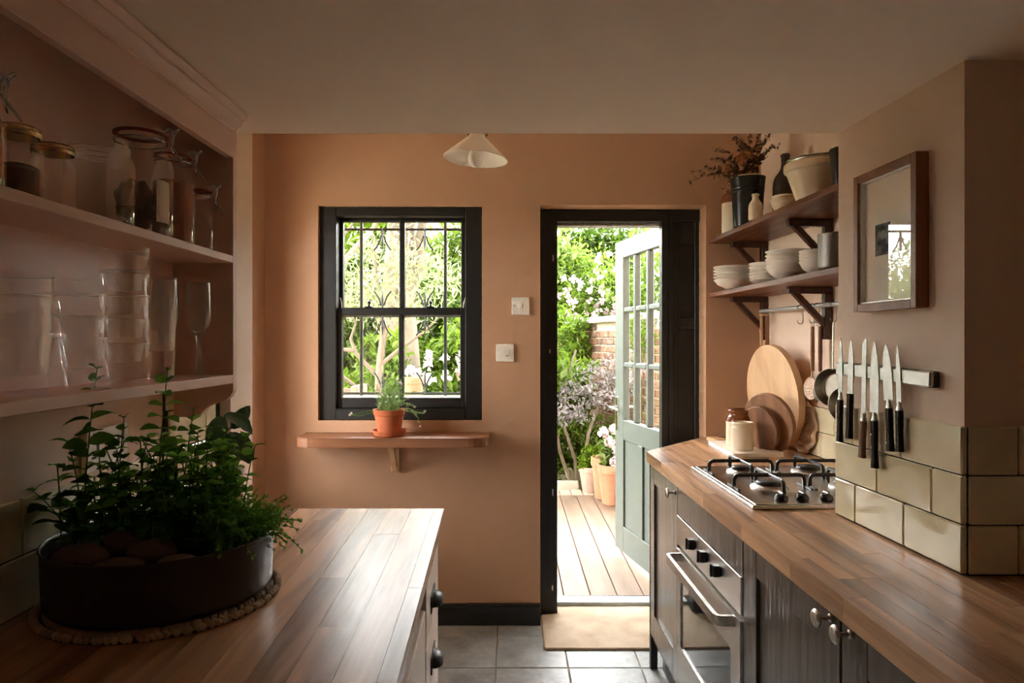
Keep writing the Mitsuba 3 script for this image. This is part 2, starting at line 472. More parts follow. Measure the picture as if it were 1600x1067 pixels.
# right wall (out of square), chimney breast and the recess on the near side of it
obj('wall_right', placed(box(0, 0.25, -2.0, 0.25, 0, CEIL_B), WALL_R), 'm_plaster', kind='structure', label='pink plaster wall behind the plate shelves', category='wall')
obj('wall_right_breast', prism([(0.881, 1.843), (0.903, 1.363), (1.75, 1.363), (1.75, 1.843)], 0, CEIL_F), 'm_plaster', kind='structure', label='plaster chimney breast with the picture frame and the knife rack', category='wall')
obj('wall_right_near', box(1.32, 1.6, 0.0, 1.364, 0, CEIL_F), 'm_plaster', kind='structure', label='dark wall at the right edge beyond the chimney breast', category='wall')
obj('wall_rear', box(-3.3, 3.3, Y0 - 0.2, Y0, 0, CEIL_B), 'm_plaster', kind='structure', label='wall behind the camera', category='wall')
# low ceiling of the front part, its end wall, and the higher ceiling of the rear bay
obj('ceiling', cat(box(-1.5, 1.75, 0, 1.843, CEIL_F, CEIL_B + 0.3), box(-3.3, 3.3, Y0 - 0.2, 0, CEIL_F, CEIL_B + 0.3)), 'm_ceiling', kind='structure', label='low pale pink plaster ceiling over the front of the kitchen', category='ceiling')
obj('ceiling_bay', box(-1.5, 1.75, 1.843, YO, CEIL_B, CEIL_B + 0.3), 'm_ceiling', kind='structure', label='higher ceiling of the rear bay', category='ceiling')
# skirting
obj('baseboard_back', cat(box(XE, DOOR[0], YB - 0.018, YB, 0, 0.092, 0.002), box(XE, DOOR[0], YB - 0.012, YB, 0.09, 0.104, 0.004)), 'm_black_paint', kind='structure', label='black skirting board under the window wall', category='baseboard')

# ------------------------------------------------------------------ sash window
w = 'window_1'
note(w, 'black painted sash window with four panes above the wooden sill shelf', 'window', kind='structure')
B = 'm_black_paint'
FX0, FX1, FZ0, FZ1 = WIN
obj('jamb', box(FX0, -0.866, 3.36, 3.48, FZ0, FZ1, 0.003), B, w)
obj('jamb', box(-0.2305, FX1, 3.36, 3.48, FZ0, FZ1, 0.003), B, w)
obj('head', box(-0.867, -0.23, 3.361, 3.48, 1.9975, FZ1, 0.003), B, w)
obj('sill', box(-0.867, -0.23, 3.352, 3.48, FZ0, 1.05, 0.004), B, w)


def sash(name, y0, y1, x0, x1, z0, z1, gl, gr, gb, gt, mx, mw):
    s = uniq(w + '__' + name)
    labels[s] = {}
    obj('stile', box(x0, gl, y0, y1, z0, z1, 0.003), B, s)
    obj('stile', box(gr, x1, y0, y1, z0, z1, 0.003), B, s)
    obj('rail', box(gl, gr, y0, y1, z0, gb, 0.003), B, s)
    obj('rail', box(gl, gr, y0, y1, gt, z1, 0.003), B, s)
    obj('glazing_bar', box(mx - mw / 2, mx + mw / 2, y0, y1, gb, gt, 0.004), B, s)
    ym = (y0 + y1) / 2
    for a, b in ((gl, mx - mw / 2), (mx + mw / 2, gr)):
        obj('pane', mv(upright(sbox(a, gb, b, gt), 0, 0.0008).slice_plane([0, 0.0004, 0], [0, -1, 0], cap=False), 0, ym, 0), 'm_pane', s)
    return s


up = sash('upper_sash', 3.432, 3.472, -0.866, -0.2305, 1.51, 1.997, -0.850, -0.2555, 1.548, 1.982, -0.553, 0.026)
lo = sash('lower_sash', 3.385, 3.428, -0.866, -0.2305, 1.05, 1.548, -0.845, -0.257, 1.101, 1.512, -0.550, 0.024)
for x in (-0.711, -0.405):
    k = obj('sash_fastener', cat(box(x - 0.018, x + 0.018, 3.372, 3.384, 1.548, 1.553, 0.002), lathe([(0, 1.552), (0.011, 1.552), (0.007, 1.558), (0.004, 1.565), (0.008, 1.571), (0.0085, 1.576), (0.005, 1.582), (0, 1.584)], 14, x, 3.40, 0), box(x - 0.018, x + 0.018, 3.386, 3.42, 1.547, 1.554, 0.002)), 'm_iron', w)
for sx, x in ((1, -0.866), (-1, -0.2305)):
    obj('sash_cord', tube(bez((x + sx * .001, 3.43, 1.60), (x + sx * 0.012, 3.425, 1.58), (x + sx * 0.014, 3.42, 1.54)), 0.004, 6), 'm_paper', w, label='pale sash cord')
obj('outer_sill', box(FX0 - 0.05, FX1 + 0.05, 3.482, 3.66, 1.02, 1.092, 0.01), 'm_stone', w, label='pale stone outer sill')

# wrought iron grille outside the window
g = thing('window_grille', 'wrought iron grille with spear ornaments outside the sash window', 'window grille')
GY = 3.63
for z in (1.975, 1.515, 1.545, 1.104):
    obj('rail', box(-1.0, -0.1, GY - 0.004, GY + 0.004, z - 0.006, z + 0.006, 0.001), 'm_grille', g)
for x in (-0.80, -0.354):
    obj('bar', box(x - 0.008, x + 0.008, GY - 0.007, GY + 0.007, 1.0925, 2.06, 0.002), 'm_grille', g)
for x in (-0.99, -0.11):
    obj('bar', box(x - 0.008, x + 0.008, GY - 0.007, GY + 0.007, 1.0925, 2.06, 0.002), 'm_grille', g)
for x in (-0.688, -0.463):
    for z, s in ((1.982, -1), (1.53, 1), (1.53, -1), (1.098, 1)):
        sp = tube([(x, GY, z), (x, GY, z + s * 0.05), (x, GY, z + s * 0.075), (x, GY, z + s * 0.125)], [0.010, 0.010, 0.012, 0.001], 6, flat=(1, .5))
        curls = [tube(bez((x + q * 0.008, GY, z + s * 0.04), (x + q * 0.016, GY, z + s * 0.085), (x + q * 0.046, GY, z + s * 0.118), n=10), 0.0042, 6) for q in (-1, 1)]
        obj('spear', cat(sp, curls), 'm_grille', g)

# window beyond the frame in the left wall of the rear bay: it throws the light on the plates and the back wall
w2 = 'window_2'
note(w2, 'tall glazed side light in the left wall of the rear bay', 'window', kind='structure')
for a, b, c, d in ((W2[0], W2[0] + .05, W2[2], W2[3]), (W2[1] - .05, W2[1], W2[2], W2[3]), (W2[0] + .05, W2[1] - .05, W2[2], W2[2] + .06), (W2[0] + .05, W2[1] - .05, W2[3] - .05, W2[3])):
    obj('frame', box(XE - 0.13, XE - 0.07, a, b, c, d, 0.003), B, w2)
obj('pane', placed(mv(upright(sbox(W2[0] + .05, W2[2] + .06, W2[1] - .05, W2[3] - .05), 0, 0.0008).slice_plane([0, 0.0004, 0], [0, -1, 0], cap=False), 0, 0, 0), np.array([[0, -1, 0, XE - 0.1], [1, 0, 0, 0], [0, 0, 1, 0], [0, 0, 0, 1.0]])), 'm_pane', w2)

# ------------------------------------------------------------------ garden door frame and the open door
t = 'trim_2'
note(t, 'black door frame with a fixed panelled board on its right', 'door frame', kind='structure')
jl = [(0.132, 3.44), (0.182, 3.44), (0.182, 3.446), (0.188, 3.446), (0.188, 3.44), (0.206, 3.44), (0.206, 3.446), (0.211, 3.446), (0.211, 3.44), (0.228, 3.44), (0.228, 3.50), (0.214, 3.50), (0.214, 3.57), (0.132, 3.57)]
obj('jamb', prism(jl, 0, 2.04), B, t)
obj('head', box(0.215, 0.96, 3.442, 3.50, 1.985, 2.046, 0.003), B, t)
obj('head_stop', box(0.215, 0.96, 3.50, 3.568, 1.972, 2.046, 0.003), 'm_alu', t, label='pale weather strip over the door')
jr = [(0.755, 3.50), (0.755, 3.44), (0.785, 3.44), (0.785, 3.446), (0.791, 3.446), (0.791, 3.44), (0.808, 3.44), (0.808, 3.452), (0.816, 3.452), (0.816, 3.57), (0.80, 3.57), (0.80, 3.50)]
obj('jamb', prism(jr, 0, 2.04), B, t)
fp = uniq(t + '__side_panel')
labels[fp] = {}
obj('board', box(0.816, 0.965, 3.474, 3.56, 0, 2.04), B, fp)
for x0, x1 in ((0.816, 0.842), (0.925, 0.965)):
    obj('stile', box(x0, x1, 3.456, 3.474, 0, 2.04, 0.002), B, fp)
for z0, z1 in ((1.87, 2.04), (1.44, 1.50), (0.70, 0.80), (0, 0.2)):
    obj('rail', box(0.842, 0.925, 3.457, 3.474, z0, z1, 0.002), B, fp)
for x, z, h in ((0.207, 1.80, 0.03), (0.191, 1.33, 0.02), (0.205, 0.62, 0.035), (0.204, 0.14, 0.03)):
    obj('strike_plate', box(x - 0.003, x + 0.003, 3.438, 3.441, z - h / 2, z + h / 2, 0.0008), 'm_steel', t, label='small metal plate')
obj('threshold', cat(box(0.225, 0.80, 3.54, 3.632, 0, 0.028, 0.003)), 'm_slate', t, tone=0.75, label='grey stone threshold')
obj('threshold_lip', box(0.225, 0.80, 3.634, 3.65, 0, 0.024, 0.002), B, t)

d = 'door_1'
note(d, 'sage green glazed garden door with nine panes standing open outwards', 'door', kind='structure')
# modelled closed along +x from the hinge, then turned outwards about the hinge
DW, DT = 0.782, 0.044
hx, hy = 0.842, 3.60
fx, fy = 0.683, 4.352
ang = math.atan2(fy - hy, fx - hx)
DM = zrot(hx, hy, ang)
DMz = DM.copy()
SG = 'm_sage'


def dobj(name, m, mt=SG, parent=d, **k):
    return obj(name, placed(m, DM), mt, parent, **k)


Z0, Z1 = 0.075, 2.006
cols = [(0.10, 0.264), (0.300, 0.456), (0.492, 0.645)]
rows = [(0.894, 1.222), (1.252, 1.560), (1.590, 1.898)]
dobj('stile', box(0, 0.10, -DT / 2, DT / 2, Z0, Z1, 0.003))
dobj('stile', box(0.645, DW, -DT / 2, DT / 2, Z0, Z1, 0.003))
dobj('rail', box(0.10, 0.645, -DT / 2, DT / 2, 1.898, Z1, 0.003))
dobj('rail', box(0.10, 0.645, -DT / 2, DT / 2, 0.772, 0.894, 0.003))
dobj('rail', box(0.10, 0.645, -DT / 2, DT / 2, Z0, 0.235, 0.003))
dobj('mullion', box(0.345, 0.415, -DT / 2, DT / 2, 0.235, 0.772, 0.003))
dobj('panel', box(0.10, 0.345, -0.008, 0.008, 0.235, 0.772))
dobj('panel', box(0.415, 0.645, -0.008, 0.008, 0.235, 0.772))
for a, b in ((0.264, 0.300), (0.456, 0.492)):
    dobj('glazing_bar', box(a, b, -DT / 2 + .003, DT / 2 - .003, 0.894, 1.898, 0.006))
for a, b in ((1.222, 1.252), (1.560, 1.590)):
    for x0, x1 in cols:
        dobj('glazing_bar', box(x0, x1, -DT / 2 + .003, DT / 2 - .003, a, b, 0.006))
for x0, x1 in cols:
    for z0, z1 in rows:
        dobj('pane', upright(sbox(x0, z0, x1, z1), 0, 0.0008).slice_plane([0, 0.0004, 0], [0, -1, 0], cap=False), 'm_pane')
h = uniq(d + '__handle')
labels[h] = {}
sgn = 1 if (DM[:3, :3] @ np.array([0, 1, 0]))[0] < 0 else -1
dobj('back_plate', box(DW - 0.062, DW - 0.022, sgn * DT / 2, sgn * (DT / 2 + 0.006), 0.82, 1.03, 0.003), 'm_steel', h)
dobj('lever', cat(tube([(DW - 0.042, sgn * DT / 2, 0.965), (DW - 0.042, sgn * (DT / 2 + 0.05), 0.965)], 0.009, 10), tube([(DW - 0.042, sgn * (DT / 2 + 0.05), 0.965), (DW - 0.10, sgn * (DT / 2 + 0.055), 0.966), (DW - 0.155, sgn * (DT / 2 + 0.048), 0.962)], [0.010, 0.009, 0.008], 10)), 'm_steel', h)
dobj('back_plate', box(DW - 0.062, DW - 0.022, -sgn * DT / 2, -sgn * (DT / 2 + 0.006), 0.82, 1.03, 0.003), 'm_steel', h)
dobj('lever', cat(tube([(DW - 0.042, -sgn * DT / 2, 0.965), (DW - 0.042, -sgn * (DT / 2 + 0.05), 0.965)], 0.009, 10), tube([(DW - 0.042, -sgn * (DT / 2 + 0.05), 0.965), (DW - 0.155, -sgn * (DT / 2 + 0.048), 0.962)], 0.009, 10)), 'm_steel', h)
for z in (0.35, 1.75):
    obj('hinge', tube([(hx + 0.002, hy - 0.012, z - .05), (hx + 0.002, hy - 0.012, z + .05)], 0.007, 10), 'm_steel', d)
obj('top_bolt', cat(box(0.795, 0.83, 3.615, 3.66, 1.955, 1.972, 0.003), tube([(0.81, 3.64, 1.955), (0.81, 3.64, 2.0)], 0.007, 8)), 'm_steel', d)

# doormat
mp = Polygon([(0.150, 3.055), (0.84, 3.055), (0.84, 3.42), (0.75, 3.435), (0.75, 3.532), (0.234, 3.532), (0.234, 3.435), (0.150, 3.42)]).buffer(-0.012).buffer(0.012)
dm = thing('doormat', 'flat pale jute mat lying before the garden door threshold', 'doormat')
obj('mat', prism(mp, 0.0012, 0.010), 'm_jute', dm)
edge = np.array(mp.exterior.coords)[:-1]
edge = np.vstack([edge, edge[:1]])
obj('bound_edge', tube([(x, y, 0.007) for x, y in edge], 0.0055, 6, caps=False), 'm_weave', dm, label='darker bound edge')
# ------------------------------------------------------------------ the garden
obj('ground', box(-14, 14, YO, 24, -0.5, -0.03), 'm_ground', kind='structure', label='bare brown garden soil under the shrubs', category='ground')
obj('ground_side', box(-14, XE - 0.2, -4, YO, -0.5, -0.03), 'm_stone', kind='structure', label='paved ground of the side passage', category='ground')
obj('wall_upper', box(-4, 5, 1.7, YO, CEIL_B + 0.301, 5.6), 'm_stone', kind='structure', label='upper storey of the house', category='wall')
dk = 'deck'
note(dk, 'pale weathered timber deck outside the garden door', 'deck', kind='structure')
rng = np.random.default_rng(3)
for i in range(-4, 12):
    x0 = 0.279 + 0.144 * (i - 1)
    if x0 < -0.45:
        continue
    obj('plank', box(x0 + 0.0025, x0 + 0.1415, 3.655, 6.06 + rng.uniform(-.002, .002), -0.012, 0.018 + rng.uniform(-.0008, .0008), 0.003), 'm_deck', dk, tone=rng.uniform(.2, .8))
obj('joist_bed', box(-0.45, 2.0, 3.66, 6.05, -0.03, -0.013), 'm_soil', dk)
st = 'paving_edge'
note(st, 'row of small pale setts at the far end of the deck', 'paving', kind='structure')
for i in range(18):
    x0 = -0.2 + i * 0.105
    obj('sett', mv(box(x0 + .004, x0 + .101, 6.068, 6.28, -0.03, 0.02 + rng.uniform(-.003, .003), 0.012), 0, 0, 0), 'm_sett', st, tone=rng.uniform())
obj('kerb', box(-1.0, 0.62, 6.30, 6.38, -0.03, 0.085, 0.01), 'm_stone', kind='structure', label='low grey stone kerb at the end of the deck', category='kerb')


def leaves(c, axis, up, size, aspect=0.45, fold=0.18, tone=None, pale=None, rng=None):
    """One mesh of many leaves, each two folded halves: centres, directions, sizes per leaf."""
    n = len(c)
    ax = axis / (np.linalg.norm(axis, axis=1, keepdims=True) + 1e-9)
    sd = np.cross(up, ax)
    sd /= np.linalg.norm(sd, axis=1, keepdims=True) + 1e-9
    nn = np.cross(ax, sd)
    s = np.broadcast_to(size, (n,))[:, None]
    b, tip = c - ax * s * 0.5, c + ax * s * 0.5 - nn * s * 0.10
    mid = c + ax * s * 0.02
    l, r = mid + sd * s * aspect / 2 + nn * s * fold * aspect, mid - sd * s * aspect / 2 + nn * s * fold * aspect
    v = np.stack([b, l, tip, r], 1).reshape(-1, 3)
    k = np.arange(n)[:, None] * 4
    f = np.stack([np.hstack([k, k + 2, k + 1]), np.hstack([k, k + 3, k + 2])], 1).reshape(-1, 3)
    uv = np.stack([np.broadcast_to(0.5 if tone is None else tone, (n,)), np.broadcast_to(0.0 if pale is None else pale, (n,))], 1)
    return trimesh.Trimesh(v, f, process=False), np.repeat(uv, 4, 0)


def unit(rng, n):
    v = rng.normal(size=(n, 3))
    return v / np.linalg.norm(v, axis=1, keepdims=True)


def crown(rng, c, r, n, clumps=40, cr=0.3):
    """Leaf positions in clumps on and inside an ellipsoid."""
    u = unit(rng, clumps)
    k = c + u * np.array(r) * rng.uniform(0.55, 1.0, (clumps, 1))
    w = rng.integers(0, clumps, n)
    d = unit(rng, n) * (rng.uniform(0, 1, (n, 1)) ** 0.5) * cr
    return k[w] + d * np.array([1, 1, 0.8]), w


def foliage(parent, rng, c, r, n, size, tone=(0.2, 0.9), pale=0.0, clumps=40, cr=0.35, aspect=0.5, name='foliage', droop=0.3, m='m_leaf'):
    p, w = crown(rng, np.array(c, float), r, n, clumps, cr)
    keep = (p[:, 2] > 0.0) & (p[:, 1] > 3.72)
    p, w = p[keep], w[keep]
    n = len(p)
    ax = unit(rng, n)
    ax[:, 2] -= droop
    up = unit(rng, n) * 0.5 + np.array([0, 0, 1.0])
    ct = rng.uniform(tone[0], tone[1], clumps)
    mesh, uv = leaves(p, ax, up, size * rng.uniform(0.7, 1.3, n), aspect, tone=np.clip(ct[w] + rng.uniform(-.15, .15, n), 0, 1), pale=np.clip(pale + rng.uniform(-.1, .1, n) * (pale > 0), 0, 1))
    return obj(name, mesh, m, parent, uv=uv, kind='stuff')


def trunk(parent, pts, r, name='trunk', n=10, m='m_bark'):
    p = np.array(pts, float)
    return obj(name, tube(p, r, n), m, parent, smooth=40)


def blossoms(parent, rng, pts, size, tone, m='m_petal', petals=9, orange=0.0):
    for q in pts:
        P, V, U = [], [], []
        k = petals
        c = np.array(q) + unit(rng, k) * size * 0.55
        ax = c - np.array(q) + rng.normal(size=(k, 3)) * size * 0.3
        mesh, uv = leaves(c, ax, unit(rng, k) + np.array([0, -1, .6]), size * rng.uniform(.7, 1.1, k), 0.95, 0.25, tone=np.clip(tone + rng.uniform(-.3, .3, k), 0, 1), pale=orange)
        obj('blossom', mesh, m, parent, uv=uv)


# tree canopy added out of view to dim the garden and deck
rng = np.random.default_rng(19)
t = thing('added_shade_canopy', 'added unseen tree canopy that dims the light on the garden', 'tree')
trunk(t, [(-4.4, 6.2, -0.05), (-4.3, 6.2, 2.0), (-3.9, 6.2, 4.2), (-2.6, 6.2, 5.6), (0.0, 6.3, 6.3), (2.4, 6.3, 6.5)], [0.24, 0.2, 0.17, 0.12, 0.08, 0.03])
foliage(t, rng, (-0.3, 6.2, 6.4), (5.0, 2.6, 0.6), 16000, 0.21, (0.3, 0.9), 0.0, 170, 0.75, aspect=0.7)
for x, lb in ((-6.3, 'added unseen hedge that shades the garden from the left'), (4.9, 'added unseen hedge that shades the garden from the right')):  # side hedges added out of view to block sky light on the garden
    t = thing('added_shade_hedge', lb, 'hedge')
    foliage(t, rng, (x, 7.2, 2.2), (0.4, 3.2, 2.6), 5000, 0.2, (0.2, 0.8), 0.0, 120, 0.55)
    trunk(t, [(x, 7.2, -0.05), (x, 7.2, 3.0)], [0.1, 0.05])
rng = np.random.default_rng(21)
# back row: trees and tall hedge that close the view
BACK = [(-4.5, 9.0, 1.7, .85), (-3.3, 10.9, 2.1, .9), (-2.1, 9.1, 2.2, .85), (-0.95, 10.9, 2.3, .9), (0.2, 9.4, 2.2, .85), (1.4, 10.9, 2.45, .95), (2.6, 9.3, 2.2, .9), (3.9, 10.7, 2.2, 1.0)]
LB = ['dense bright green tree far left beyond the window', 'light green bushy tree behind the olive tree', 'tall green tree behind the pale trunk', 'green tree seen between the window and the door', 'airy yellow green tree at the left of the open doorway',
      'dark leafy tree at the top middle of the doorway', 'tall green tree behind the glazed door panes', 'green tree beyond the right side of the garden']
for i, (x, y, z, r) in enumerate(BACK):
    t = thing('garden_tree', LB[i], 'tree', 'trees closing the garden')
    tr = (0.05, 0.6) if i in (5, 2) else (0.35, 1.0)
    foliage(t, rng, (x, y, z - 0.30), (r * 1.1, 0.5, 1.4), 10500, 0.115, tr, 0.10 if i in (1, 4) else 0.03, 64, 0.40)
    trunk(t, [(x, y, -0.05), (x + .06, y, 0.8), (x + .02, y + .05, z)], [0.09, 0.075, 0.05])
    # skirt
    foliage(t, rng, (x, y - 0.25, 0.75), (r * 0.95, 0.4, 0.85), 3500, 0.12, tr, 0.02, 36, 0.4, name='low_foliage')

# window view ------------------------------------------------------
t = thing('old_tree', 'pale old tree with a thick bare trunk behind the olive tree', 'tree')
trunk(t, [(-1.17, 7.6, -0.05), (-1.2, 7.6, 1.0), (-1.27, 7.6, 2.0), (-1.2, 7.6, 3.2), (-1.3, 7.6, 4.2)], [0.22, 0.19, 0.17, 0.15, 0.1], n=16)
trunk(t, [(-1.22, 7.6, 1.75), (-1.05, 7.55, 2.2), (-0.98, 7.5, 2.7)], [0.11, 0.08, 0.05], 'limb')
t = thing('maple_branch', 'yellow leaved maple with a slanting bare branch at the upper left of the window', 'tree')
trunk(t, [(-2.501, 6.588, -0.050), (-2.379, 6.588, 0.916), (-1.976, 6.466, 1.795), (-1.598, 6.405, 2.112), (-1.281, 6.344, 2.441), (-1.122, 6.344, 2.868)], [0.05, 0.045, 0.035, 0.03, 0.022, 0.012])
trunk(t, [(-1.976, 6.466, 1.819), (-1.732, 6.466, 2.197), (-1.464, 6.405, 2.527), (-1.281, 6.344, 2.746)], [0.02, 0.016, 0.012, 0.008], 'branch')
foliage(t, rng, (-1.732, 6.710, 2.527), (0.464, 0.366, 0.50), 900, 0.085, (0.85, 1.0), 0.0, 24, 0.16, aspect=0.75)
foliage(t, rng, (-0.915, 6.832, 2.746), (0.464, 0.244, 0.13), 250, 0.085, (0.85, 1.0), 0.0, 10, 0.12, aspect=0.75)
t = thing('olive_tree', 'silvery olive tree with bare forked branches behind the window grille', 'tree')
trunk(t, [(-1.02, 5.3, -0.05), (-1.04, 5.3, 0.7), (-1.03, 5.3, 1.15), (-1.0, 5.3, 1.45), (-1.04, 5.28, 1.8), (-1.07, 5.25, 2.2)], [0.04, 0.036, 0.03, 0.022, 0.016, 0.008])
for pts in ([(-1.03, 5.3, 1.1), (-1.2, 5.28, 1.28), (-1.24, 5.25, 1.4), (-1.2, 5.25, 1.52), (-1.3, 5.2, 1.72)], [(-1.22, 5.27, 1.31), (-1.4, 5.25, 1.33), (-1.52, 5.25, 1.42)], [(-1.04, 5.3, 0.9), (-1.25, 5.3, 1.06), (-1.42, 5.28, 1.2), (-1.6, 5.25, 1.28)],
            [(-1.02, 5.3, 1.2), (-0.82, 5.28, 1.36), (-0.68, 5.25, 1.45), (-0.52, 5.2, 1.6)], [(-0.86, 5.28, 1.34), (-0.84, 5.25, 1.55), (-0.7, 5.2, 1.75)], [(-1.0, 5.3, 1.35), (-0.94, 5.28, 1.6), (-0.86, 5.25, 1.85)]):
    trunk(t, pts, np.linspace(0.018, 0.007, len(pts)), 'branch', 7)
p, w = crown(rng, np.array([-0.98, 5.25, 1.86]), (0.62, 0.3, 0.32), 2100, 60, 0.2)
ax = unit(rng, len(p)) + np.array([0, 0, 0.5])
mesh, uv = leaves(p, ax, unit(rng, len(p)), 0.075 * rng.uniform(.7, 1.2, len(p)), 0.2, tone=rng.uniform(.4, .9, len(p)), pale=rng.uniform(.2, .65, len(p)))
obj('foliage', mesh, 'm_leaf', t, uv=uv, kind='stuff')
BUSH = [(-2.15, 6.6, 0.75, 0.42, 'orange flowered green bush low at the left of the window', 'orange'), (-0.55, 7.0, 0.85, 0.36, 'white flowered bush low at the right of the window', 'white'), (-1.38, 6.7, 0.8, 0.36, 'low green bush below the olive branches', None),
        (0.10, 6.4, 0.95, 0.32, 'broad leaved bright green bush at the right edge of the window', None), (-3.1, 6.5, 0.8, 0.45, 'green bush beyond the left edge of the window', None)]
for x, y, z, r, lb, fl in BUSH:
    t = thing('garden_bush', lb, 'bush')
    foliage(t, rng, (x, y, z), (r, 0.32, 0.7), 3000, 0.10, (0.4, 1.0), 0.02, 40, 0.2)
    trunk(t, [(x, y, -0.04), (x, y, z)], [0.03, 0.02], 'stem')
    if fl == 'orange':
        blossoms(t, rng, [(x + rng.uniform(-.2, .65), y - 0.6, rng.uniform(1.05, 1.5)) for _ in range(14)], 0.05, 0.5, orange=0.95)
    if fl == 'white':
        blossoms(t, rng, [(x + rng.uniform(-.45, .3), y - 0.55, rng.uniform(0.95, 1.3)) for _ in range(16)], 0.07, 0.2)
t = thing('planter_crate', 'weathered wooden planter crate with pink flowers at the lower left of the window', 'planter')
for k in range(5):
    obj('plank', box(-1.62, -1.14, 4.88, 4.90, 0.55 + k * .1, 0.645 + k * .1, 0.004), 'm_fence', t, tone=rng.uniform())
obj('post', box(-1.66, -1.61, 4.87, 5.2, -0.03, 1.06, 0.005), 'm_fence', t)
obj('post', box(-1.15, -1.10, 4.87, 5.2, -0.03, 1.06, 0.005), 'm_fence', t)
obj('soil', box(-1.61, -1.15, 4.90, 5.2, 0.5, 1.0), 'm_soil', t)
blossoms(t, rng, [(-1.6 + rng.uniform(-.1, .3), 4.95 + rng.uniform(0, .2), 1.06 + rng.uniform(0, .1)) for _ in range(12)], 0.045, 0.8)
foliage(t, rng, (-1.45, 5.05, 1.03), (0.2, 0.1, 0.06), 220, 0.07, (0.5, 1), 0, 16, 0.08)


def flowerpot(x, y, r, h, m, label, z=0.02, rim=True):
    t = thing('garden_pot', label, 'flower pot')
    prof = rounded([(0, 0), (r * .68, 0), (r * .93, h * .8), (r, h * .8), (r, h), (r * .88, h), (r * .84, h * .86), (0, h * .86)], 0.01, 2) if rim else rounded([(0, 0), (r * .72, 0), (r * .8, h * .86), (r * .98, h * .9), (r * .98, h * .95), (r, h), (r * .86, h), (r * .8, h * .88), (0, h * .88)], 0.012, 2)
    obj('pot', lathe(prof[:-1], 36, x, y, z), m, t, smooth=35, tone=rng.uniform())
    obj('soil', lathe([(0, h * .8), (r * .84, h * .8), (r * .84, h * .88), (0, h * .88)], 20, x, y, z), 'm_soil', t)
    return t


t = flowerpot(-0.72, 4.95, 0.085, 0.22, 'm_terra_pale', 'small terracotta pot outside the lower right window pane', z=0.90)
obj('garden_table', cat(box(-1.05, -0.4, 4.75, 5.15, 0.86, 0.90, 0.004), [box(a, a + .04, b, b + .04, -0.03, 0.86) for a in (-1.02, -0.47) for b in (4.78, 5.08)]), 'm_fence', label='grey wooden garden table under the small terracotta pot', category='table')

# doorway view -----------------------------------------------------
gw = 'garden_wall'
note(gw, 'old stepped brick garden wall behind the shrubs and the open door', 'wall', kind='structure')
A, Bp = np.array([0.70, 8.2]), np.array([1.62, 5.0])
L = np.linalg.norm(Bp - A)
WM = np.eye(4)
e = (Bp - A) / L
WM[:2, 0], WM[:2, 1], WM[:2, 3] = e, [-e[1], e[0]], A   # x along the wall, y to its far side
TOP = 1.58
obj('core', placed(box(0, L, 0.012, 0.22, -0.05, TOP), WM), 'm_mortar', gw)
nb = 0
for j in range(20):
    z0 = 0.02 + j * 0.078
    for i in range(-1, 16):
        x0 = i * 0.225 + (0.112 if j % 2 else 0)
        a, b = max(x0, 0), min(x0 + 0.214, L)
        if b - a < 0.03 or nb >= 298:
            continue
        o = rng.uniform(-.006, .006)
        obj('brick', placed(box(a, b, o, 0.1, z0, z0 + 0.067, 0.006), WM), 'm_brick', gw, tone=rng.uniform())
        nb += 1
for i in range(6):
    obj('coping_stone', placed(box(i * L / 6 + .004, (i + 1) * L / 6 - .004, -0.06, 0.28, TOP, TOP + 0.065, 0.012), WM), 'm_stone', gw, tone=rng.uniform())
# second, farther stretch of fence left of the wall
fn = thing('garden_fence', 'weathered board fence left of the brick wall behind the shrubs', 'fence')
for i in range(14):
    obj('board', box(-0.85 + i * 0.112, -0.745 + i * 0.112, 8.6, 8.62, -0.03, 1.35 + rng.uniform(-.01, .01), 0.003), 'm_fence', fn, tone=rng.uniform())
rose = thing('rambling_rose', 'rambling rose covered in pale pink blossom over the brick wall', 'rose bush')
foliage(rose, rng, (0.95, 8.9, 1.75), (0.85, 0.4, 0.85), 5200, 0.085, (0.45, 1.0), 0.04, 60, 0.32)
foliage(rose, rng, (1.75, 7.9, 2.05), (0.6, 0.4, 0.45), 2200, 0.085, (0.45, 1.0), 0.04, 30, 0.3, name='foliage')
trunk(rose, [(1.0, 8.75, -0.05), (1.05, 8.75, 1.0), (0.95, 8.75, 1.9)], [0.03, 0.025, 0.015], 'stem')
pts = []
for cx, cz, n, s in ((0.78, 1.62, 18, 0.16), (0.98, 2.02, 16, 0.14), (1.15, 1.72, 14, 0.12), (0.68, 1.95, 8, 0.12), (0.62, 1.35, 8, .1), (1.35, 1.95, 10, .16), (1.0, 2.35, 5, .12)):
    for _ in range(n):
        pts.append((cx + rng.normal() * s * 1.1, 8.32 + rng.uniform(-.1, .15), cz + rng.normal() * s * .75))
blossoms(rose, rng, pts, 0.055, 0.42, petals=8)
sh = thing('purple_shrub', 'grey mauve leaved shrub with bare stems against the brick wall', 'shrub')
for pts_ in ([(0.62, 6.5, -0.04), (0.60, 6.48, 0.25), (0.50, 6.45, 0.55), (0.50, 6.42, 1.0), (0.6, 6.4, 1.3)], [(0.58, 6.46, -0.04), (0.45, 6.45, 0.35), (0.38, 6.42, 0.75), (0.42, 6.4, 1.1)], [(0.66, 6.5, 0.0), (0.72, 6.45, 0.5), (0.85, 6.4, 0.9), (0.9, 6.35, 1.2)]):
    trunk(sh, pts_, np.linspace(0.02, 0.01, len(pts_)), 'stem', 8)
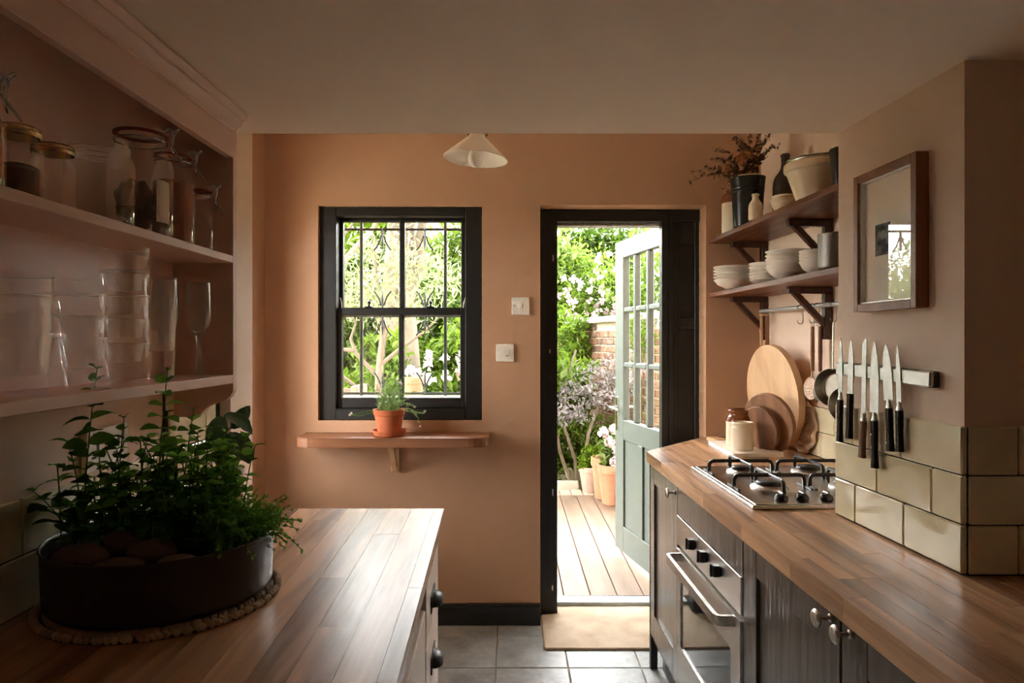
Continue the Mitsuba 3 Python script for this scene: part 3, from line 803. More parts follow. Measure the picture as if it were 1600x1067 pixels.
for cx, cy, cz, rx, rz, n in ((0.78, 6.45, 0.98, .30, .20, 480), (0.55, 6.4, 0.74, .25, .10, 300), (0.95, 6.2, 1.02, .2, .24, 240), (0.45, 6.45, 0.9, .12, .1, 120)):
    p, w = crown(rng, np.array([cx, cy, cz]), (rx, 0.18, rz), n, 28, 0.12)
    mesh, uv = leaves(p, unit(rng, len(p)), unit(rng, len(p)) + np.array([0, 0, 1.0]), 0.055 * rng.uniform(.7, 1.2, len(p)), 0.45, tone=rng.uniform(.3, .8, len(p)), pale=rng.uniform(.2, .45, len(p)))
    obj('foliage', mesh, 'm_mauve', sh, uv=np.stack([uv[:, 0], uv[:, 1]], 1), kind='stuff')
for x, y, z, r, n, s, lb in ((0.44, 6.75, 0.38, .26, 1500, .075, 'bright green fern at the left of the doorway behind the kerb'), (0.55, 7.0, 0.92, .26, 1100, .10, 'yellow green acer at the left edge of the doorway'), (0.78, 6.75, 0.42, .2, 900, .08, 'light green herb clump behind the terracotta pots'),
                             (0.5, 7.6, 1.3, .35, 1400, .08, 'green creeper left of the brick wall'), (1.2, 6.35, 1.42, .18, 500, .06, 'small green plant growing on the brick wall')):
    t = thing('garden_plant', lb, 'plant')
    foliage(t, rng, (x, y, z), (r, 0.22, r * 1.15), n, s, (0.6, 1.0), 0.02, 26, 0.16)
    trunk(t, [(x, y, -0.04), (x, y, z)], [0.012, 0.008], 'stem', 6)
flowerpot(0.72, 6.18, 0.118, 0.235, 'm_terra_grey', 'greyish terracotta pot with a green plant, leftmost at the end of the deck')
flowerpot(0.80, 5.93, 0.115, 0.36, 'm_terra_pale', 'tall terracotta pot half hidden behind the pot of white peonies')
flowerpot(0.845, 5.72, 0.13, 0.335, 'm_terra_pale', 'orange terracotta pot holding white peonies on the deck')
flowerpot(0.965, 5.45, 0.115, 0.32, 'm_terra_pale', 'cream terracotta pot with a rolled rim next to the open door', rim=False)
t = thing('potted_green_plant', 'feathery green plant in the greyish terracotta pot', 'plant')
foliage(t, rng, (0.72, 6.16, 0.33), (0.12, 0.1, 0.10), 500, 0.045, (0.7, 1.0), 0, 18, 0.06)
t = thing('white_peony', 'white peony in bloom in the orange terracotta pot', 'flowering plant')
foliage(t, rng, (0.86, 5.75, 0.45), (0.16, 0.12, 0.14), 420, 0.085, (0.3, 0.9), 0.1, 20, 0.08)
trunk(t, [(0.845, 5.72, 0.28), (0.86, 5.7, 0.5)], [0.008, 0.006], 'stem', 6)
for q in ((0.86, 5.58, 0.50), (0.80, 5.6, 0.56), (0.93, 5.6, 0.60), (0.84, 5.62, 0.66), (0.75, 5.62, 0.63), (0.84, 5.56, 0.40), (0.90, 5.62, 0.70)):
    k = 16
    c = np.array(q) + unit(rng, k) * 0.03
    mesh, uv = leaves(c, unit(rng, k), c - np.array(q), 0.055, 0.95, 0.3, tone=rng.uniform(0, .35, k), pale=0.0)
    obj('blossom', mesh, 'm_petal', t, uv=uv)
# ------------------------------------------------------------------ left: worktop and base units
def worktop(key, label, poly, ztop, thick, m, x0, x1, y0, y1, wid, slope, rng, seam, lens=(0.35, 0.8), holes=None):
    """Laminated staves along y, each its own piece, clipped to the worktop's outline; slope = dx/dy of the front edge."""
    t = thing(key, label, 'worktop')
    P = Polygon(poly)
    x = x0
    while x < x1:
        w = wid * rng.uniform(0.85, 1.15)
        y = y0 - rng.uniform(0, lens[0])
        while y < y1:
            l = rng.uniform(*lens)
            s = Polygon([(x + slope * (y), y), (x + w + slope * (y), y), (x + w + slope * (y + l), y + l), (x + slope * (y + l), y + l)])
            s = s.buffer(-0.00035, join_style=2).intersection(P)
            for g in getattr(s, 'geoms', [s]):
                if g.area > 1e-4:
                    q = prism(g, ztop - thick, ztop + rng.uniform(-.00015, .00015))
                    obj('stave', q, m, t, tone=rng.uniform())
            y += l
        x += w
    inner = P.buffer(-0.002)
    obj('core', prism(inner, ztop - thick + 0.002, ztop - 0.0012), seam, t)
    return t


rng = np.random.default_rng(5)
ZW = 0.914
worktop('left_worktop', 'bleached wooden worktop under the herb planter on the left', [(XL + 0.001, 0.15), (-0.132, 0.15), (-0.190, 1.905), (XL + 0.001, 1.905)], ZW, 0.030, 'm_worktop',
        -0.90, -0.10, 0.15, 1.95, 0.062, -0.033, rng, 'm_bracket', (0.5, 1.1))


def ql(y):   # front face of the left units
    return -0.2035 + 0.033 * (1.88 - y)


PD = 'm_pink_drawer'
LM = zrot(ql(1.88), 1.88, math.atan(0.033))   # x = out of the front, y away from the camera, origin at the far front corner


def lbox(x0, x1, y0, y1, z0, z1, b=0.0):
    return placed(box(x0, x1, y0, y1, z0, z1, b), LM)


t = thing('drawer_unit', 'pale pink drawer unit with black cup pulls at the far end of the left worktop', 'drawer unit')
obj('body', lbox(-0.60, -0.02, -0.352, 0.0, 0.10, ZW - 0.0305), PD, t)
obj('plinth', lbox(-0.58, -0.06, -0.352, -0.004, 0.0, 0.10), 'm_black_paint', t)
for i, (z0, z1) in enumerate(((0.692, 0.880), (0.545, 0.688), (0.320, 0.541), (0.105, 0.316))):
    k = obj('drawer', lbox(-0.019, 0.0, -0.349, -0.003, z0, z1, 0.002), PD, t)
    zc = z0 + 0.045 if i < 2 else z1 - 0.062
    # cup pull: half dome open below on a back plate
    a = np.linspace(0, np.pi, 15)
    dome = []
    for q in np.linspace(0, 1, 7):
        th = q * np.pi / 2
        dome.append([(0.001 + 0.026 * np.sin(th) * 1.0, -0.042 * np.cos(s) * (0.35 + 0.65 * np.cos(th * 0.9)), 0.026 * np.sin(s) * np.cos(th * .82)) for s in a])
    D = np.array(dome)
    V = D.reshape(-1, 3)
    F = []
    for r in range(6):
        for c in range(14):
            i0 = r * 15 + c
            F += [[i0, i0 + 1, i0 + 16], [i0, i0 + 16, i0 + 15]]
    shell = trimesh.Trimesh(V, F, process=False)
    inner = trimesh.Trimesh(V * np.array([.9, .94, .9]), np.array(F)[:, ::-1], process=False)
    pull = cat(shell, inner, box(-0.0005, 0.003, -0.050, 0.050, -0.012, 0.030, 0.001))
    pull.apply_translation([0.0005, -0.19, zc])
    obj('cup_pull', placed(pull, LM), 'm_iron', k, smooth=40, label='black iron cup pull')
t = thing('dishwasher', 'white fronted dishwasher with a recessed grip under the left worktop', 'dishwasher')
obj('body', lbox(-0.58, -0.03, -0.96, -0.358, 0.10, ZW - 0.0305), 'm_black_plastic', t)
obj('plinth', lbox(-0.56, -0.06, -0.96, -0.358, 0.0, 0.10), 'm_black_paint', t)
obj('control_panel', lbox(-0.03, -0.001, -0.958, -0.360, 0.838, 0.882, 0.003), PD, t)
obj('grip_recess', lbox(-0.03, -0.022, -0.958, -0.360, 0.782, 0.838), 'm_dark_steel', t, label='dark recessed grip')
obj('door', cat(lbox(-0.03, -0.001, -0.958, -0.360, 0.12, 0.782, 0.003)), PD, t)
t = thing('near_base_unit', 'pale base unit beside the dishwasher nearest the camera', 'cabinet')
obj('body', lbox(-0.60, -0.001, -1.70, -0.964, 0.0, ZW - 0.0305), PD, t)

# tiles on the left wall
tl = 'wall_left'
rng = np.random.default_rng(8)


def left_tile(y0, y1, z0, z1):
    obj('tile', box(XL - 0.002, XL + 0.009, y0 + 0.0015, y1 - 0.0015, z0 + 0.0015, z1 - 0.0015, 0.002), 'm_tile', tl, tone=rng.uniform())


obj('grout', box(XL, XL + 0.005, 0.30, 1.93, ZW, 1.11), 'm_grout', tl)
obj('grout', box(XL, XL + 0.005, 1.652, 1.93, 1.11, 1.31), 'm_grout', tl)
for r in range(4):
    z0 = ZW + 0.001 + r * 0.0985
    off = 0.0985 if r % 2 else 0.0
    y = 0.26 - off + 0.006
    while y < 1.93:
        a, b = max(y, 0.30 if r < 2 else 1.652), min(y + 0.2, 1.93)
        if b - a > 0.02:
            left_tile(a, b, z0, z0 + 0.0985)
        y += 0.2
# double socket
t = thing('double_socket', 'white double wall socket behind the herb planter', 'socket')
obj('plate', box(XL, XL + 0.012, 1.336, 1.482, 1.120, 1.206, 0.003), 'm_white_plastic', t)
for y in (1.372, 1.446):
    for dy, dz, w_, h_ in ((0, 0.022, .003, .009), (-.011, 0.0, .007, .0025), (.011, 0.0, .007, .0025)):
        obj('pin_hole', box(XL + 0.011, XL + 0.0126, y + dy - w_, y + dy + w_, 1.148 + dz - h_, 1.148 + dz + h_), 'm_black_plastic', t)
    s_ = 1 if y > 1.4 else -1
    obj('switch', rot(box(XL + 0.011, XL + 0.0155, y + s_ * 0.022 - .007, y + s_ * 0.022 + .007, 1.170, 1.194, 0.0015), [0, 1, 0], 3, (XL + .012, y, 1.18)), 'm_white_plastic', t)

# ------------------------------------------------------------------ wall shelf unit
PP = 'm_pink_paint'
XF = -0.690
u = thing('wall_shelf_unit', 'pink painted wall shelf unit with a moulded cornice over the left worktop', 'shelf unit')
YS0, YS1 = 0.25, 1.712
obj('fascia', box(XF - 0.02, XF, YS0, YS1 - .001, 1.835, CEIL_F - .001, 0.0015), PP, u)
cp = [(XF, 1.897), (XF + 0.005, 1.897), (XF + 0.006, 1.902), (XF + 0.012, 1.905), (XF + 0.020, 1.9115), (XF + 0.024, 1.918), (XF + 0.025, 1.922), (XF + 0.029, 1.923), (XF + 0.034, 1.928), (XF + 0.038, 1.934), (XF + 0.039, 1.9375), (XF, 1.9375)]
obj('cornice', upright(cp, YS0, 1.690), PP, u, smooth=30, label='stepped cornice moulding')
ogee = [(XL + .001, 1.193), (-0.790, 1.193)] + [tuple(q) for q in bez((-0.790, 1.193), (-0.772, 1.196), (-0.765, 1.206), n=6)] + [tuple(q) for q in bez((-0.765, 1.206), (-0.752, 1.222), (-0.735, 1.226), n=6)] + [tuple(q) for q in bez((-0.735, 1.226), (-0.700, 1.232), (XF, 1.258), n=7)]
obj('end_panel', upright(ogee + [(XF, CEIL_F - .001), (XL + .001, CEIL_F - .001)], 1.690, 1.712), PP, u)
obj('shelf', box(XL + .001, XF, YS0, 1.690, 1.574, 1.592, 0.0015), PP, u)
obj('shelf', box(XL + .001, XF, YS0, 1.690, 1.2765, 1.2975, 0.0015), PP, u)
obj('back_panel', box(XL + 0.001, XL + 0.006, YS0, 1.690, 1.2975, 1.935), PP, u)

# ------------------------------------------------------------------ glass jars on the upper shelf
SH1, SH2 = 1.5922, 1.2977


def glass_vessel(out, wall, base):
    """Closed profile of a vessel: outside polyline from the bottom axis up to the rim, inside back down."""
    o = [(0, 0)] + list(out)
    return o


def jar(x, y, r, h, label, fill=None, lid=None, shoulder=0.80, neck=0.72, cat_='glass jar', group=None, fill_h=0.7, fill_label=None, empty=True):
    t = thing('glass_jar', label, cat_, group)
    hb = h * (0.90 if lid else 0.98)
    out = rounded([(r * 0.90, 0), (r, 0.012), (r, hb * shoulder), (r * neck, hb * (shoulder + .12)), (r * neck, hb)], 0.018, 4)
    obj('body', lathe(glass_vessel(out, 0.0028, 0.006), 40, x, y, SH1), 'm_thin_glass', t, smooth=40)
    if lid == 'gold':
        rr = r * neck + 0.004
        obj('lid', lathe(rounded([(0, h), (rr - .004, h), (rr, h - .003), (rr, h - 0.008), (rr + .0015, h - .010), (rr, h - 0.012), (rr, hb * 0.97), (rr - 0.002, hb * .97), (rr - .002, h - .002), (0, h - .002)], 0.002, 2) + [(0, h)], 40, x, y, SH1), 'm_brass', t, smooth=40, label='golden screw lid')
    elif lid == 'clip':
        rr = r * neck
        obj('seal', lathe([(rr - .003, hb), (rr + 0.006, hb), (rr + .006, hb + 0.0045), (rr - .003, hb + 0.0045), (rr - .003, hb)], 40, x, y, SH1), 'm_rubber', t, smooth=30, label='orange rubber seal')
        obj('lid', lathe(rounded([(0, hb + .005), (rr + .003, hb + .005), (rr + .004, hb + .012), (rr - .01, h), (0, h)], 0.006, 3) + [(0, hb + .005)], 40, x, y, SH1), 'm_thin_glass', t, smooth=40)
        w_ = 0.0013
        s = 0.0
        # wire bail on the right-hand far side
        ex, ey = math.cos(math.radians(20)), math.sin(math.radians(20))
        px, py = x + ex * (rr + .006), y + ey * (rr + .006)
        tx, ty = -ey, ex

        def W(a, b, c):
            return (px + ex * a + tx * b, py + ey * a + ty * b, SH1 + hb + c)
        loop = [W(-.01, -.012, .012), W(0, -.012, .016), W(.006, -.010, .018), W(.010, -.006, .004), W(.006, -.004, -.02), W(.010, 0, -.035), W(.006, .004, -.02), W(.010, .006, .004), W(.006, .010, .018), W(0, .012, .016), W(-.01, .012, .012)]
        lever = [W(.003, -.007, .0), W(.010, -.009, .012), W(.018, -.006, .020), W(.020, .0, .022), W(.018, .006, .020), W(.010, .009, .012), W(.003, .007, .0)]
        tail = [W(.004, -.008, -.012), W(.016, -.008, -.03), W(.026, -.004, -.045), W(.026, .004, -.045), W(.016, .008, -.03), W(.004, .008, -.012)]
        ring1 = [(x + (rr + .004) * math.cos(q), y + (rr + .004) * math.sin(q), SH1 + hb - 0.012) for q in np.linspace(0, 2 * np.pi, 33)]
        obj('wire_clip', cat(tube(loop, w_, 5), tube(lever, w_, 5), tube(tail, w_, 5), tube(ring1, w_, 5, caps=False)), 'm_steel', t, smooth=60, label='steel wire clip')
    elif lid == 'rim':
        rr = r * neck
        obj('collar', lathe([(rr, hb - .03), (rr + .004, hb - .028), (rr + .004, hb - .012), (rr + .001, hb - .010), (rr + .001, hb - .03), (rr, hb - .03)], 40, x, y, SH1), 'm_thin_glass', t, smooth=40)
    if fill:
        rf = r - 0.0034
        hf = hb * fill_h
        prof = rounded([(0, 0.0066), (rf * 0.9, 0.0066), (rf, 0.016), (rf, hf), (rf * .5, hf + .006), (0, hf + .008)], 0.008, 3)
        m = lathe(prof, 40, x, y, SH1)
        m = m.subdivide()
        c = np.array(m.vertices)
        rad = np.hypot(c[:, 0] - x, c[:, 1] - y)
        k = 1 - 0.05 * meshkit.noise(c * 160, 4)
        c[:, 0], c[:, 1] = x + (c[:, 0] - x) * k, y + (c[:, 1] - y) * k
        obj('jar_filling', trimesh.Trimesh(c, m.faces, process=False), fill, None, smooth=True, label=fill_label, category='dry food', kind='stuff')
    return t


jar(-0.765, 0.955, 0.047, 0.165, 'tall jar of dried grains cut by the left edge of the photo', 'm_grain_fill', 'clip', fill_h=0.72, fill_label='reddish dried grains in the jar at the left edge')
jar(-0.785, 1.083, 0.036, 0.128, 'small gold lidded jar of dark grains, nearer the left edge of the upper shelf', 'm_dark_fill', 'gold', fill_h=0.55, fill_label='dark grains filling the small gold lidded jar', neck=0.80)
jar(-0.788, 1.172, 0.034, 0.124, 'small gold lidded jar, empty, beside the wide lidless jar', None, 'gold', neck=0.82)
jar(-0.765, 1.268, 0.058, 0.178, 'wide empty jar with a glass collar and no clip', None, 'rim', neck=0.80, shoulder=0.76)
jar(-0.762, 1.402, 0.061, 0.232, 'largest clip-top jar with a paper label inside on the upper shelf', None, 'clip', neck=0.74, shoulder=0.74)
jar(-0.762, 1.535, 0.045, 0.222, 'tall clip-top jar filled with reddish grains on the upper shelf', 'm_grain_fill', 'clip', fill_h=0.72, neck=0.74, shoulder=0.74, fill_label='reddish brown grains in the tall clip-top jar')
jar(-0.742, 1.632, 0.026, 0.160, 'small empty clip-top bottle at the far end of the upper shelf', None, 'clip', neck=0.70, shoulder=0.66)
# paper and packets inside the largest jar
a = np.linspace(-0.5, 0.75, 9)
pv = np.array([[-0.762 + 0.052 * math.cos(q), 1.402 + 0.052 * math.sin(q), z] for z in (SH1 + 0.03, SH1 + 0.115) for q in a])
pf = [[i, i + 1, i + 10] for i in range(8)] + [[i, i + 10, i + 9] for i in range(8)]
pv2 = pv.copy()
pv2[:, 0] -= 0.0012
pf = np.array(pf)
obj('paper_note', trimesh.Trimesh(np.vstack([pv, pv2]), np.vstack([pf, pf[:, ::-1] + 18]), process=False), 'm_paper', label='pale paper note inside the largest clip-top jar', category='paper')
bag = trimesh.creation.icosphere(3, 0.047)
c = np.array(bag.vertices)
c *= (1 + 0.75 * (meshkit.fbm(c * 55, 3, 2) - 0.6))[:, None]
c[:, 2] *= 1.15
bag = trimesh.Trimesh(c * np.array([.82, .82, 1]), bag.faces, process=False)
bag.apply_translation([-0.770, 1.398, SH1 + 0.068])
obj('food_bag', bag, 'm_dark_fill', smooth=True, label='dark crumpled food bag inside the largest clip-top jar', category='food bag')

# ------------------------------------------------------------------ glasses on the lower shelf
def tumbler(t, x, y, z, rb, rt, h, wall=0.0022, n=36, name='body'):
    out = rounded([(rb * .92, 0), (rb, 0.006), (rb + (rt - rb) * .5, h * .5), (rt, h)], 0.006, 3)
    return lathe(glass_vessel(out, wall, 0.007), n, x, y, z)


for i in range(4):
    k = obj('tall_tumbler', tumbler(None, -0.762, 1.062, SH2 + 0.030 * i + .0002, 0.034, 0.042, 0.094), 'm_thin_glass', smooth=40,
            label='plain glass tumbler in the stack of four at the left edge, ' + ['lowest', 'second from below', 'third from below', 'topmost'][i], category='glass', group='plain stacked tumblers')
for i in range(3):
    out = rounded([(0.020, 0), (0.023, 0.006), (0.028, 0.030), (0.033, 0.052), (0.0345, 0.060), (0.0385, 0.088)], 0.008, 3)
    obj('tulip_tumbler', lathe(glass_vessel(out, 0.0026, 0.008), 40, -0.735, 1.165, SH2 + .0002 + 0.037 * i), 'm_thin_glass', smooth=40,
        label='waisted glass tumbler in the stack of three, ' + ['bottom one', 'middle one', 'top one'][i], category='glass', group='waisted stacked tumblers')


def facet_tumbler(x, y, z):
    """Faceted bistro glass: ten arched flats below a plain rim."""
    n, h = 80, 0.078
    a = np.arange(n) * 2 * np.pi / n
    zs = np.array([0, 0.003, 0.008, 0.02, 0.03, 0.038, 0.044, 0.048, 0.0515, 0.0545, 0.060, 0.068, h])
    rs = np.array([.026, .0285, .0295, .0315, .0335, .0345, .0352, .0358, .0362, .0392, .0398, .0405, .0412])
    V = []
    for z_, r_ in zip(zs, rs):
        loc = (a * 10 / (2 * np.pi)) % 1.0
        arch = 0.042 + 0.012 * np.sin(np.pi * loc)
        inside = 1 / (1 + np.exp(-(arch - z_) / 0.0018)) * (1 / (1 + np.exp(-(z_ - 0.006) / 0.001)))
        half = np.pi / 10
        ph = (loc - 0.5) * 2 * half
        flat = r_ * np.cos(half) / np.cos(ph)
        rr = r_ * (1 - inside) + (flat - 0.0012) * inside
        V.append(np.stack([rr * np.cos(a), rr * np.sin(a), np.full(n, z_)], 1))
    inn = [(0.0385, h), (0.0375, 0.06), (0.0335, 0.052), (0.0275, 0.012), (0.024, 0.009), (0.0, 0.009)]
    k = len(V)
    V = np.vstack(V + [np.array([[0, 0, 0.009]]), np.array([[0, 0, 0.0]])])
    F = []
    i = np.arange(n)
    j = (i + 1) % n
    for r in range(k - 1):
        A, B, C, D = r * n + i, r * n + j, (r + 1) * n + j, (r + 1) * n + i
        F += [np.stack([A, B, C], 1), np.stack([A, C, D], 1)]
    F += [np.stack([j, i, np.full(n, k * n + 1)], 1)]
    m = trimesh.Trimesh(V, np.vstack(F), process=False)
    m.apply_translation([x, y, z])
    return m


ft = shape(facet_tumbler(-0.722, 1.273, SH2 + .0002), 'm_thin_glass', 30)
for i in range(5):
    m4 = np.eye(4)
    m4[2, 3] = 0.0445 * i
    obj('faceted_tumbler', ft, None, at=m4, label='faceted bistro glass in the stack of five behind the oregano, ' + ['lowest', 'second from below', 'middle one', 'second from above', 'topmost'][i], category='glass', group='faceted stacked tumblers')
for i, (h, z) in enumerate(((0.155, 0.0002), (0.155, 0.062))):
    obj('highball_glass', tumbler(None, -0.752, 1.462, SH2 + z, 0.0265 , 0.0322, h), 'm_thin_glass', smooth=40, label='straight tall glass next to the wine glasses, ' + ('outer one of the nested pair' if i == 0 else 'upper one of the nested pair'), category='glass', group='nested tall glasses')
for x, y, lb in ((-0.735, 1.600, 'stemmed wine glass at the far end of the lower shelf, nearer the shelf edge'), (-0.795, 1.565, 'stemmed wine glass at the back of the lower shelf behind the other one')):
    out = [(0.0295, 0.0), (0.030, 0.0015), (0.024, 0.003), (0.008, 0.008), (0.0042, 0.02), (0.0036, 0.06), (0.0042, 0.092), (0.012, 0.102), (0.024, 0.117), (0.0285, 0.138), (0.0278, 0.18), (0.0262, 0.222)]
    prof = [(0, 0)] + rounded(out, 0.01, 3) + [(0.0250, 0.222), (0.0264, 0.18), (0.0270, 0.139), (0.0225, 0.119), (0.010, 0.106), (0, 0.1035), (0, 0)]
    obj('wine_glass', lathe(prof, 40, x, y, SH2 + .0002), 'm_glass', smooth=40, label=lb, category='wine glass', group='wine glasses')


def rim(x, y, z, r, parent):
    a = np.linspace(0, 2 * np.pi, 41)
    obj('rim', tube(np.stack([x + r * np.cos(a), y + r * np.sin(a), np.full(41, z)], 1), 0.0011, 6, caps=False), 'm_glass', parent, smooth=60)


for i in range(4):
    rim(-0.762, 1.062, SH2 + 0.030 * i + 0.0942, 0.042, 'tall_tumbler' + (f'_{i:03d}' if i else ''))
for i in range(3):
    rim(-0.735, 1.165, SH2 + 0.037 * i + 0.0882, 0.0385, 'tulip_tumbler' + (f'_{i:03d}' if i else ''))
for i in range(5):
    rim(-0.722, 1.273, SH2 + 0.0445 * i + 0.0782, 0.0412, 'faceted_tumbler' + (f'_{i:03d}' if i else ''))
for i, z in enumerate((0.0002, 0.062)):
    rim(-0.752, 1.462, SH2 + z + 0.155, 0.0322, 'highball_glass' + (f'_{i:03d}' if i else ''))

# ------------------------------------------------------------------ herb planter on a woven mat
PX, PY = -0.634, 1.245
m = thing('woven_mat', 'round twisted rush mat under the dark herb planter', 'mat')
rng = np.random.default_rng(31)
for q in range(9):
    r = 0.048 + q * 0.0185
    k = max(16, int(2 * np.pi * r / 0.0105))
    knots = []
    for i in range(k):
        a = (i + 0.5 * (q % 2)) / k * 2 * np.pi + rng.uniform(-.02, .02)
        b = trimesh.creation.icosphere(1, 1.0)
        b.apply_scale([0.0092, 0.0054, 0.0066])
        M = zrot(PX + r * math.cos(a), PY + r * math.sin(a), a + math.pi / 2 + (0.7 if q % 2 else -0.7))
        M[2, 3] = ZW + 0.0062
        knots.append(placed(b, M))
    obj('rush_ring', cat(knots), 'm_weave', m, smooth=True, tone=rng.uniform(), kind='stuff')
obj('base', lathe([(0, ZW + .0005), (0.20, ZW + .0005), (0.20, ZW + 0.004), (0, ZW + 0.004), (0, ZW + .0005)], 48, PX, PY), 'm_bracket', m)
pl = thing('herb_planter', 'wide round dark metal pan planted with herbs on the left worktop', 'planter')
ZP = ZW + 0.0129
obj('pan', lathe(rounded([(0, 0), (0.178, 0), (0.186, 0.008), (0.189, 0.098), (0.192, 0.104), (0.188, 0.106), (0.185, 0.100), (0.181, 0.012), (0, 0.012)], 0.006, 3) + [(0, 0)], 72, PX, PY, ZP), 'm_pan', pl, smooth=35)
sv = lathe([(0, 0.010), (0.183, 0.010), (0.183, 0.080), (0.12, 0.086), (0.06, 0.088), (0, 0.089)], 48, PX, PY, ZP)
obj('soil', sv, 'm_soil', pl, smooth=30)
ZS = ZP + 0.086


def pebble(px, py, a, b, c, yaw, seed, label):
    s = trimesh.creation.icosphere(3, 1.0)
    v = np.array(s.vertices)
    v *= (1 + 0.16 * (meshkit.fbm(v * 1.3 + seed, 2, seed) - .5))[:, None]
    v *= np.array([a, b, c])
    q = trimesh.Trimesh(v, s.faces, process=False)
    M = zrot(px, py, yaw)
    M[2, 3] = ZS + c * 0.72
    obj('pebble', placed(q, M), 'm_pebble', smooth=True, tone=rng.uniform(), label=label, category='pebble', group='pebbles in the herb planter')


pebble(-0.700, 1.108, 0.041, 0.030, 0.022, 0.2, 1, 'leftmost brown pebble at the front of the herb planter')
pebble(-0.668, 1.168, 0.036, 0.028, 0.026, -0.3, 2, 'tall brown pebble behind the flat pebbles in the herb planter')
pebble(-0.628, 1.090, 0.040, 0.026, 0.012, 0.1, 3, 'flat long pebble lying at the front rim of the herb planter')
pebble(-0.602, 1.142, 0.039, 0.026, 0.021, 0.25, 4, 'broad pebble beside the flat long one in the herb planter')
pebble(-0.590, 1.222, 0.027, 0.022, 0.028, 0.5, 5, 'upright egg shaped pebble at the foot of the herbs')
pebble(-0.545, 1.110, 0.030, 0.022, 0.012, 0.6, 6, 'small low pebble near the thyme at the front rim')

# oregano: one leaf model in a few tones
lf_l = np.array([0, .12, .3, .52, .75, .92, 1.0])
lf_w = np.array([.04, .22, .34, .37, .27, .12, .0])


def ovate(tone):
    v, f = [], []
    for l, w_ in zip(lf_l, lf_w):
        zc = 0.10 * math.sin(l * 2.4) - 0.20 * l * l
        v += [(l, -w_, zc + w_ * .22), (l, 0, zc), (l, w_, zc + w_ * .22)]
    for i in range(len(lf_l) - 1):
        a = i * 3
        f += [[a, a + 3, a + 4], [a, a + 4, a + 1], [a + 1, a + 4, a + 5], [a + 1, a + 5, a + 2]]
    mesh = trimesh.Trimesh(np.array(v), np.array(f), process=False)
    return shape(mesh, 'm_herb', True, tone=tone)


OV = [ovate(t_) for t_ in (0.12, 0.35, 0.55, 0.8, 1.0)]


def oregano(x, y, top, lean, label, n_nodes, size, rng, dark, r0=0.0016):
    """A stem with opposite pairs of leaves, turned a quarter at each node."""
    t = thing('oregano_plant', label, 'herb', 'oregano in the herb planter')
    z0 = ZS - 0.004
    P = bez((x, y, z0), (x + lean[0] * .2, y + lean[1] * .2, z0 + (top - z0) * .5), (x + lean[0], y + lean[1], top), n=n_nodes + 3)
    obj('stem', tube(P, np.linspace(r0, 0.0007, len(P)), 6), 'm_herb', t, smooth=True, tone=0.3)
    ph = rng.uniform(0, 3)
    for i in range(2, len(P)):
        f = i / (len(P) - 1)
        s = 1.05 * size * (0.75 + 0.5 * math.sin(min(f, .8) * 3.0)) * (1.0 if f < 0.78 else 1.0 - (f - 0.78) * 2.8)
        for q in (0, np.pi):
            a = ph + q + rng.uniform(-.3, .3)
            el = rng.uniform(-.15, .35) + (0.5 if f > 0.9 else 0)
            d = (math.cos(a) * math.cos(el), math.sin(a) * math.cos(el), math.sin(el))
            obj('leaf', OV[int(rng.choice(len(OV), p=dark))], None, t, at=frame_at(P[i] + np.array(d) * .002, d, (rng.normal() * .45, rng.normal() * .45, 1), s * rng.uniform(.95, 1.3)))
        if f > 0.84:
            for q in (np.pi / 2, -np.pi / 2):
                a = ph + q
                obj('leaf', OV[int(rng.choice(len(OV), p=dark))], None, t, at=frame_at(P[i], (math.cos(a) * .8, math.sin(a) * .8, .55), (0, 0, 1), s * .7))
        ph += np.pi / 2 + rng.uniform(-.2, .2)
    return t


rng = np.random.default_rng(77)
DK, LT = [.45, .35, .15, .05, 0], [.05, .25, .35, .25, .10]
oregano(-0.735, 1.165, 1.332, (0.015, 0.02), 'tallest oregano stem at the left, reaching the lower shelf', 13, 0.029, rng, DK)
oregano(-0.700, 1.205, 1.242, (0.004, 0.02), 'oregano stem in front of the right part of the socket', 9, 0.025, rng, DK)
oregano(-0.655, 1.255, 1.325, (0.022, 0.0), 'second tallest oregano stem at the shelf bracket', 13, 0.027, rng, LT)
oregano(-0.640, 1.320, 1.246, (0.02, 0.01), 'bushy topped oregano stem in front of the lit tiles', 10, 0.026, rng, LT)
oregano(-0.575, 1.305, 1.205, (0.022, 0.01), 'rightmost tall oregano stem in front of the houseplant', 8, 0.027, rng, LT)
oregano(-0.775, 1.215, 1.120, (-0.055, -0.03), 'oregano stem leaning out over the left rim of the planter', 5, 0.032, rng, DK)
ot = thing('oregano_undergrowth', 'dense low oregano shoots at the foot of the tall stems', 'herb', kind='stuff')
PV, PF, PU, nv = [], [], [], 0
base = np.stack([np.repeat(lf_l, 3), np.stack([-lf_w, lf_w * 0, lf_w], 1).ravel(), np.stack([lf_w * .22, lf_w * 0, lf_w * .22], 1).ravel() - 0.2 * np.repeat(lf_l, 3) ** 2 + .1 * np.sin(np.repeat(lf_l, 3) * 2.4)], 1)
bf = np.array([f for i in range(len(lf_l) - 1) for f in ([i * 3, i * 3 + 3, i * 3 + 4], [i * 3, i * 3 + 4, i * 3 + 1], [i * 3 + 1, i * 3 + 4, i * 3 + 5], [i * 3 + 1, i * 3 + 5, i * 3 + 2])])
stems = []
